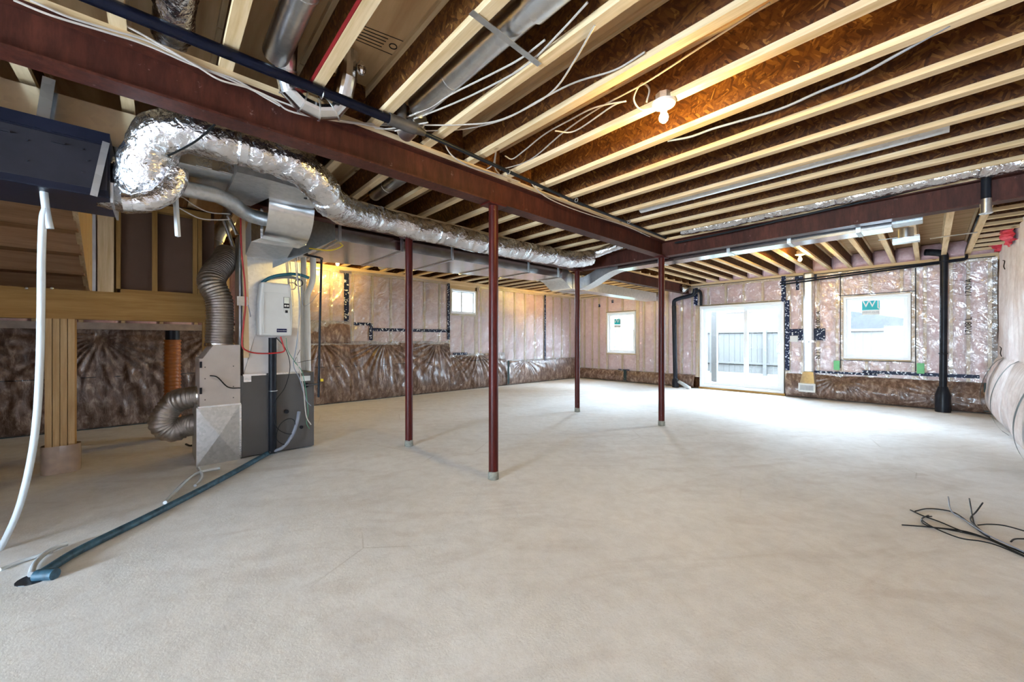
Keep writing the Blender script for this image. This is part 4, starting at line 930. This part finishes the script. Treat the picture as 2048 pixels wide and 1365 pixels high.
o = thing('condensate_tube', px(84, 600, x=-3.5), 'white condensate tube hanging from the ventilator to the floor', 'tube')
l = [(104, 371, -3.42), (95, 367, -3.42), (88, 378, -3.42), (90, 405, -3.42), (94, 432, -3.42), (100, 458, -3.42)]
MB().tube(spline([px(u, v, x=x) for u, v, x in l]), .017, 10).build('tee_branch', 'clear_tube', o, smooth=True)
l = [(92, 418, -3.42), (86, 440, -3.42), (83, 520, -3.44), (82, 620, -3.46), (80, 720, -3.5), (74, 830, -3.55), (62, 920, -3.62), (40, 1010, -3.75), (14, 1072, -3.86), (-10, 1115, -3.9)]
MB().tube(spline([px(u, v, x=x) for u, v, x in l]), .017, 10).build('long_tube', 'clear_tube', o, smooth=True)
o = MB().tube(spline(pxs([(392, 890), (380, 892), (372, 889)], z=.02)), .012, 8).build('cord_end', 'cable_black', label='black cord end on the floor behind the filter cabinet', cat='cord', smooth=True)

# black wire offcuts at the right
W0 = [[(220, 972), (290, 1005), (400, 1045), (520, 1095), (640, 1130), (700, 1150), (800, 1190), (960, 1250)], [(170, 1067), (340, 1080), (520, 1100), (620, 1125), (720, 1165), (960, 1278)],
      [(330, 1012), (292, 1030), (300, 1048), (380, 1095), (520, 1150), (650, 1170), (760, 1200), (960, 1285)], [(450, 940), (470, 990), (560, 1050), (640, 1105), (740, 1160), (960, 1262)],
      [(250, 980), (320, 965), (420, 972), (500, 995), (590, 1060), (680, 1130), (800, 1190), (960, 1256)], [(578, 945), (600, 1030), (620, 1075), (700, 1140)], [(660, 975), (620, 990), (590, 1020), (590, 1050), (650, 1110)],
      [(630, 1075), (700, 1070), (800, 1080), (960, 1125)], [(830, 1165), (860, 1148), (960, 1150)], [(350, 1015), (300, 1020), (290, 1050), (350, 1080), (450, 1095), (650, 1140), (800, 1200)]]
o = thing('wire_bundle', px(1980, 1060, z=0), 'tangled bundle of black wire offcuts on the concrete floor', 'wires')
for k, l in enumerate(W0):
    P = [px(1748 + a / 3.033, 700 + b / 3.033, z=.008) + V(0, 0, .004 * (k % 4)) for a, b in l]
    if k in (3, 5, 6): P[0].z += .05
    MB().tube(spline(P), .0045, 6).build('wire', 'cable_grey' if k == 3 else 'cable_black', o, smooth=True)
MB().box(.72, .90, px(2040, 937, z=.05).y - .02, px(2040, 937, z=.05).y + .05, 0, .05).build('black_offcut', 'black_abs', label='small black block at the foot of the white right wall', cat='block')

# ------------------------------------------------------------------ plumbing and fixtures on the far wall
o = thing('drain_stack', (-4.8, 10.5, 0), 'black drain stack with offset elbow left of the patio door', 'pipe')
yy = 10.50
P = pxs([(1351, 772), (1348, 612)], y=yy); MB().tube([(P[0].x, yy, 0), P[1]], .058, 16).build('riser', 'black_abs', o, smooth='auto')
MB().tube(spline([P[1], px(1349, 602, y=yy), px(1360, 597, y=yy), px(1380, 592, y=yy), px(1388, 588, y=yy), px(1390, 578, y=yy)]), .052, 14).build('offset_elbow', 'black_abs', o, smooth=True)
MB().tube(spline([px(1388, 586, y=yy), px(1398, 582, y=yy), px(1402, 590, y=yy), px(1402, 612, y=yy)]), .035, 12).build('branch', 'black_abs', o, smooth=True)
MB().tube([(P[0].x, yy, .0), (P[0].x, yy, .22), (P[0].x, yy, .25)], [.085, .085, .06], 16).build('cleanout', 'black_abs', o, smooth='auto')
MB().tube(spline([(P[0].x + .1, 10.5, .16), (P[0].x + .25, 10.4, .12), (P[0].x + .45, 10.35, .02)]), [.05] * 13, 10).build('poly_scrap', 'clear_tube', label='crumpled clear plastic scrap on the floor by the drain stack', cat='plastic', smooth=True)
o = thing('drain_stack', (.165, 10.46, 0), 'straight black drain stack with cleanout at the far right', 'pipe')
MB().tube([(.16, 10.46, 0), (.175, 10.46, 2.75)], .05, 16).build('riser', 'black_abs', o, smooth='auto')
MB().tube([(.16, 10.46, .0), (.16, 10.46, .30), (.16, 10.46, .40), (.16, 10.46, .46)], [.10, .10, .075, .06], 16).build('cleanout', 'black_abs', o, smooth='auto')
MB().ring((.165, 10.46, 1.06), .052, .012).build('coupling', 'black_abs', o)
MB().tube(spline([(.175, 10.46, 2.72), (.16, 10.46, 2.86), (.02, 10.48, 2.92), (-.06, 10.46, 2.93)]), .06, 14).build('top_elbow', 'black_abs', o, smooth=True)
o = thing('water_pipe', (-1, 10.7, 2.7), 'pair of thin black pipes running along the top of the far wall', 'pipe')
for dz in (0, .06): MB().tube([px(1560, 570, y=10.54) + V(0, 0, dz), px(1930, 520, y=10.54) + V(0, 0, dz * .4)], .016, 8).build('pipe', 'black_abs', o, smooth='auto')
P = px(1924, 520, y=10.54); MB().tube(spline([P, P + V(.05, 0, .03), P + V(.06, -.02, .2), P + V(.06, -2.5, .22)]), .022, 8).build('riser', 'black_abs', o, smooth=True)
o = thing('wall_duct', (-1.89, 10.56, .2), 'upright flat silver duct with white floor register on the far wall', 'duct')
dx0, dx1 = px(1606, 650, y=10.6).x, px(1627, 650, y=10.6).x
MB().box(dx0, dx1, 10.58, 10.72, .58, 2.80).build('duct', 'galvanised', o, bevel=.035)
MB().box(dx0 - .01, dx1 + .01, 10.57, 10.73, 1.25, 1.30).build('foil_joint', 'foil_tape', o)
MB().hexa([(dx0 - .04, 10.45, .33), (dx1 + .04, 10.45, .33), (dx1 + .04, 10.72, .33), (dx0 - .04, 10.72, .33)], [(dx0, 10.57, .6), (dx1, 10.57, .6), (dx1, 10.72, .6), (dx0, 10.72, .6)]).build('boot', 'galvanised', o)
r0, r1 = px(1597, 770, y=10.42).x, px(1631, 770, y=10.42).x
g = MB().box(r0, r1, 10.40, 10.46, .17, .36).build('register', 'white_plastic', o, bevel=.01)
for k in range(9):
    xx = r0 + .045 + (r1 - r0 - .09) * k / 8; MB().box(xx - .008, xx + .008, 10.394, 10.401, .21, .32).build('louvre', 'grey_ink', g)
p = px(1588, 678, y=10.74)
o = thing('outlet_box', (p.x, 10.74, p.z - .07), 'white electrical outlet box on blue tape by the patio door', 'outlet')
MB().box(p.x - .075, p.x + .075, 10.72, 10.76, p.z - .07, p.z + .07).build('cover', 'white_plastic', o, bevel=.006)
# bright red scrap by the right wall top, post clamp on the cross beam
o = thing('red_sheeting', (.78, 8.9, 2.6), 'crumpled red sheeting at the top of the white right wall', 'sheeting')
for u, v, w_ in ((2018, 470, .20), (1996, 490, .16)):
    q = px(u, v, x=.77)
    MB().grid(lambda a, b: V(.79 - .10 * math.sin(PI * a) * math.sin(PI * b) - .07 * noise.noise(Vector((a * 5, b * 5, u))), q.y + (a - .5) * w_ * 3 + .05 * noise.noise(Vector((a * 4, b * 4, 9))), q.z + (b - .5) * w_ * 1.3 + .04 * noise.noise(Vector((b * 6, a * 3, 4)))), 14, 12).build('fold', 'red_rag', o)
p = px(1972, 400, y=5.60)
o = thing('beam_drop_pipe', (p.x, 5.6, 2.45), 'black pipe stub with steel coupling hanging over the cross beam', 'pipe')
MB().cyl((p.x, 5.6, 2.84), (p.x, 5.6, 2.60), .032, 14).build('stub', 'black_abs', o, smooth='auto'); MB().cyl((p.x, 5.6, 2.60), (p.x, 5.6, 2.47), .036, 14).build('coupling', 'galvanised', o, smooth='auto')
MB().ring((p.x, 5.6, 2.47), .036, .008).build('nut', 'galvanised', o)

# ------------------------------------------------------------------ pipe and cables along the long beam
o = thing('black_steel_pipe', (-2.51, .4, 2.78), 'thick navy black gas pipe slung beside the long steel beam', 'pipe')
MB().tube([(-2.50, YB + 1, 2.80), (-2.48, 1.17, 2.80)], .030, 18).build('pipe', 'navy_pipe', o, smooth='auto')
MB().tube([(-2.48, 1.15, 2.80), (-2.47, 1.34, 2.80)], .040, 14).build('tee', 'iron_grey', o, smooth='auto')
MB().cyl((-2.475, 1.24, 2.80), (-2.475, 1.24, 2.93), .034, 14).build('tee_outlet', 'iron_grey', o, smooth='auto')
MB().tube([(-2.47, 1.33, 2.80), (-2.48, 1.42, 2.80)], [.036, .020], 14).build('reducer', 'iron_grey', o, smooth='auto')
MB().tube([(-2.48, 1.42, 2.80), (-2.60, 3.2, 2.805), (-2.64, 5.52, 2.81)], .015, 12).build('thin_pipe', 'black_abs', o, smooth='auto')
for k in range(3):
    MB().ring((-2.49, .73 + .0 * k, 2.80), .034, .004, 'y').build('hanger_chain', 'galvanised', o) if k == 0 else None
for yy in (2.3, 3.3, 4.4): MB().ring((-2.52 - .02 * (yy - 1), yy, 2.803), .019, .005, 'y').build('pipe_clip', 'strap_steel', o)
MB().bar(px(942, 24, z=2.832), px(1079, 130, z=2.832), .032, .004).build('steel_strap', 'strap_steel', label='flat galvanised strap screwed across two joists under the round duct', cat='strap')
cab = [
 ([(27, 0), (103, 31), (205, 62), (290, 89), (376, 126), (461, 160), (547, 201), (588, 225), (700, 246), (790, 252)], dict(x=-2.69), 'lowest white cable draped along the long steel beam'),
 ([(60, 0), (137, 34), (222, 60), (290, 80), (340, 104), (410, 138), (470, 159), (530, 195), (560, 212)], dict(x=-2.69), 'white cable crossing the others on the long steel beam'),
 ([(240, 45), (300, 78), (390, 130), (440, 160), (500, 177), (560, 203), (640, 231), (720, 246), (810, 247)], dict(x=-2.68), 'upper white cable draped along the long steel beam'),
 ([(660, 236), (730, 250), (800, 262), (850, 256)], dict(x=-2.67), 'white cable under the pipe tee'),
 ([(885, 280), (905, 312), (948, 337), (1000, 350), (1040, 364)], dict(x=-2.68), 'white cable dropping behind the thin black pipe onto the beam'),
 ([(1056, 357), (1070, 375), (1092, 394), (1130, 412), (1180, 430), (1250, 452), (1300, 474)], dict(x=-2.68), 'white cable lying on the beam end by the corner post'),
 ([(820, 240), (860, 226), (930, 197), (1010, 157), (1060, 125), (1120, 65), (1175, 5)], dict(z=2.86), 'pale cable stapled along the joist behind the steel strap'),
 ([(830, 250), (910, 250), (990, 243), (1060, 213), (1110, 178), (1150, 120), (1190, 50)], dict(z=2.84), 'pale cable climbing between the middle joists'),
 ([(850, 262), (930, 258), (1010, 238), (1080, 200), (1150, 165), (1230, 140), (1290, 104)], dict(z=2.87), 'pale cable sweeping up towards the bare bulb'),
 ([(1010, 312), (1025, 318), (1050, 300), (1090, 268), (1140, 240), (1190, 215), (1250, 203), (1225, 212), (1150, 262), (1110, 262)], dict(z=2.88), 'looped pale cable between joists left of the bare bulb'),
 ([(1000, 340), (1060, 320), (1130, 262), (1200, 215), (1290, 166), (1400, 95), (1540, 5)], dict(z=2.90), 'long pale cable feeding the bare bulb'),
 ([(960, 345), (985, 330), (992, 300), (990, 335), (1000, 350)], dict(z=2.86), 'small cable loop above the long beam'),
 ([(720, 250), (770, 258), (840, 248), (856, 245)], dict(z=2.83), 'white cable tails fanning out at the pipe tee'),
 ([(790, 262), (830, 255), (853, 262)], dict(z=2.82), 'second white cable tail beside the pipe tee'),
 ([(800, 240), (860, 215), (900, 190), (980, 150), (1040, 118), (1090, 80)], dict(z=2.86), 'pale cable parallel to the round silver duct'),
]
for l, k, lb in cab: pipe('cable', 'cable_white', pxs(l, **k), .0055, lb, 'cable', 6, sp=True)
pipe('cable', 'cable_grey', pxs([(1335, 282), (1380, 274), (1425, 258), (1470, 245), (1560, 218), (1640, 183), (1720, 150), (1800, 106), (1900, 50)], z=2.845), .008, 'blue-grey cable hung across the joists right of the bulb', 'cable', 8, sp=True)
pipe('cable', 'cable_black', pxs([(1350, 486), (1450, 466), (1600, 432), (1760, 396), (1900, 362), (1960, 352)], y=5.60), .014, 'black hose lying on the cross beam under the foil duct', 'hose', 8, sp=True)
pipe('cable', 'cable_white', pxs([(1290, 470), (1310, 480), (1330, 478)], z=2.83), .006, 'pale cable end at the beam corner', 'cable', 6, sp=True)
pipe('cable', 'cable_white', pxs([(1860, 478), (1900, 472), (1955, 465)], z=2.83), .008, 'pale cable spanning joists by the right wall', 'cable', 6, sp=True)

# red-painted print along one joist web and grade stamps on the plywood above
MB().box(-2.68, .6, .713 - .036, .713 - .0325, ZJ + .002, ZJ + .036).build('painted_stripe', 'red_paint', label='red painted stripe along the joist flange beside the gored elbow', cat='paint')
st = thing('grade_stamp', px(765, 85, z=ZS - .001), 'black grade stamp printed on the plywood between joists', 'stamp')
c4 = pxs([(727, 52), (812, 85), (790, 112), (706, 77)], z=ZS - .002)
for a, b in zip(c4, c4[1:] + c4[:1]): MB().bar(a, b, .004, .002).build('frame_line', 'ink', st)
for k in range(1, 5):
    t_ = k / 5; a = c4[0].lerp(c4[3], t_); b = c4[1].lerp(c4[2], t_); MB().bar(a.lerp(b, .05), a.lerp(b, .62), .005, .002).build('print_line', 'ink', st)
MB().ring((c4[1].lerp(c4[2], .5)).lerp(c4[0].lerp(c4[3], .5), .18), .022, .003).build('print_ring', 'ink', st)
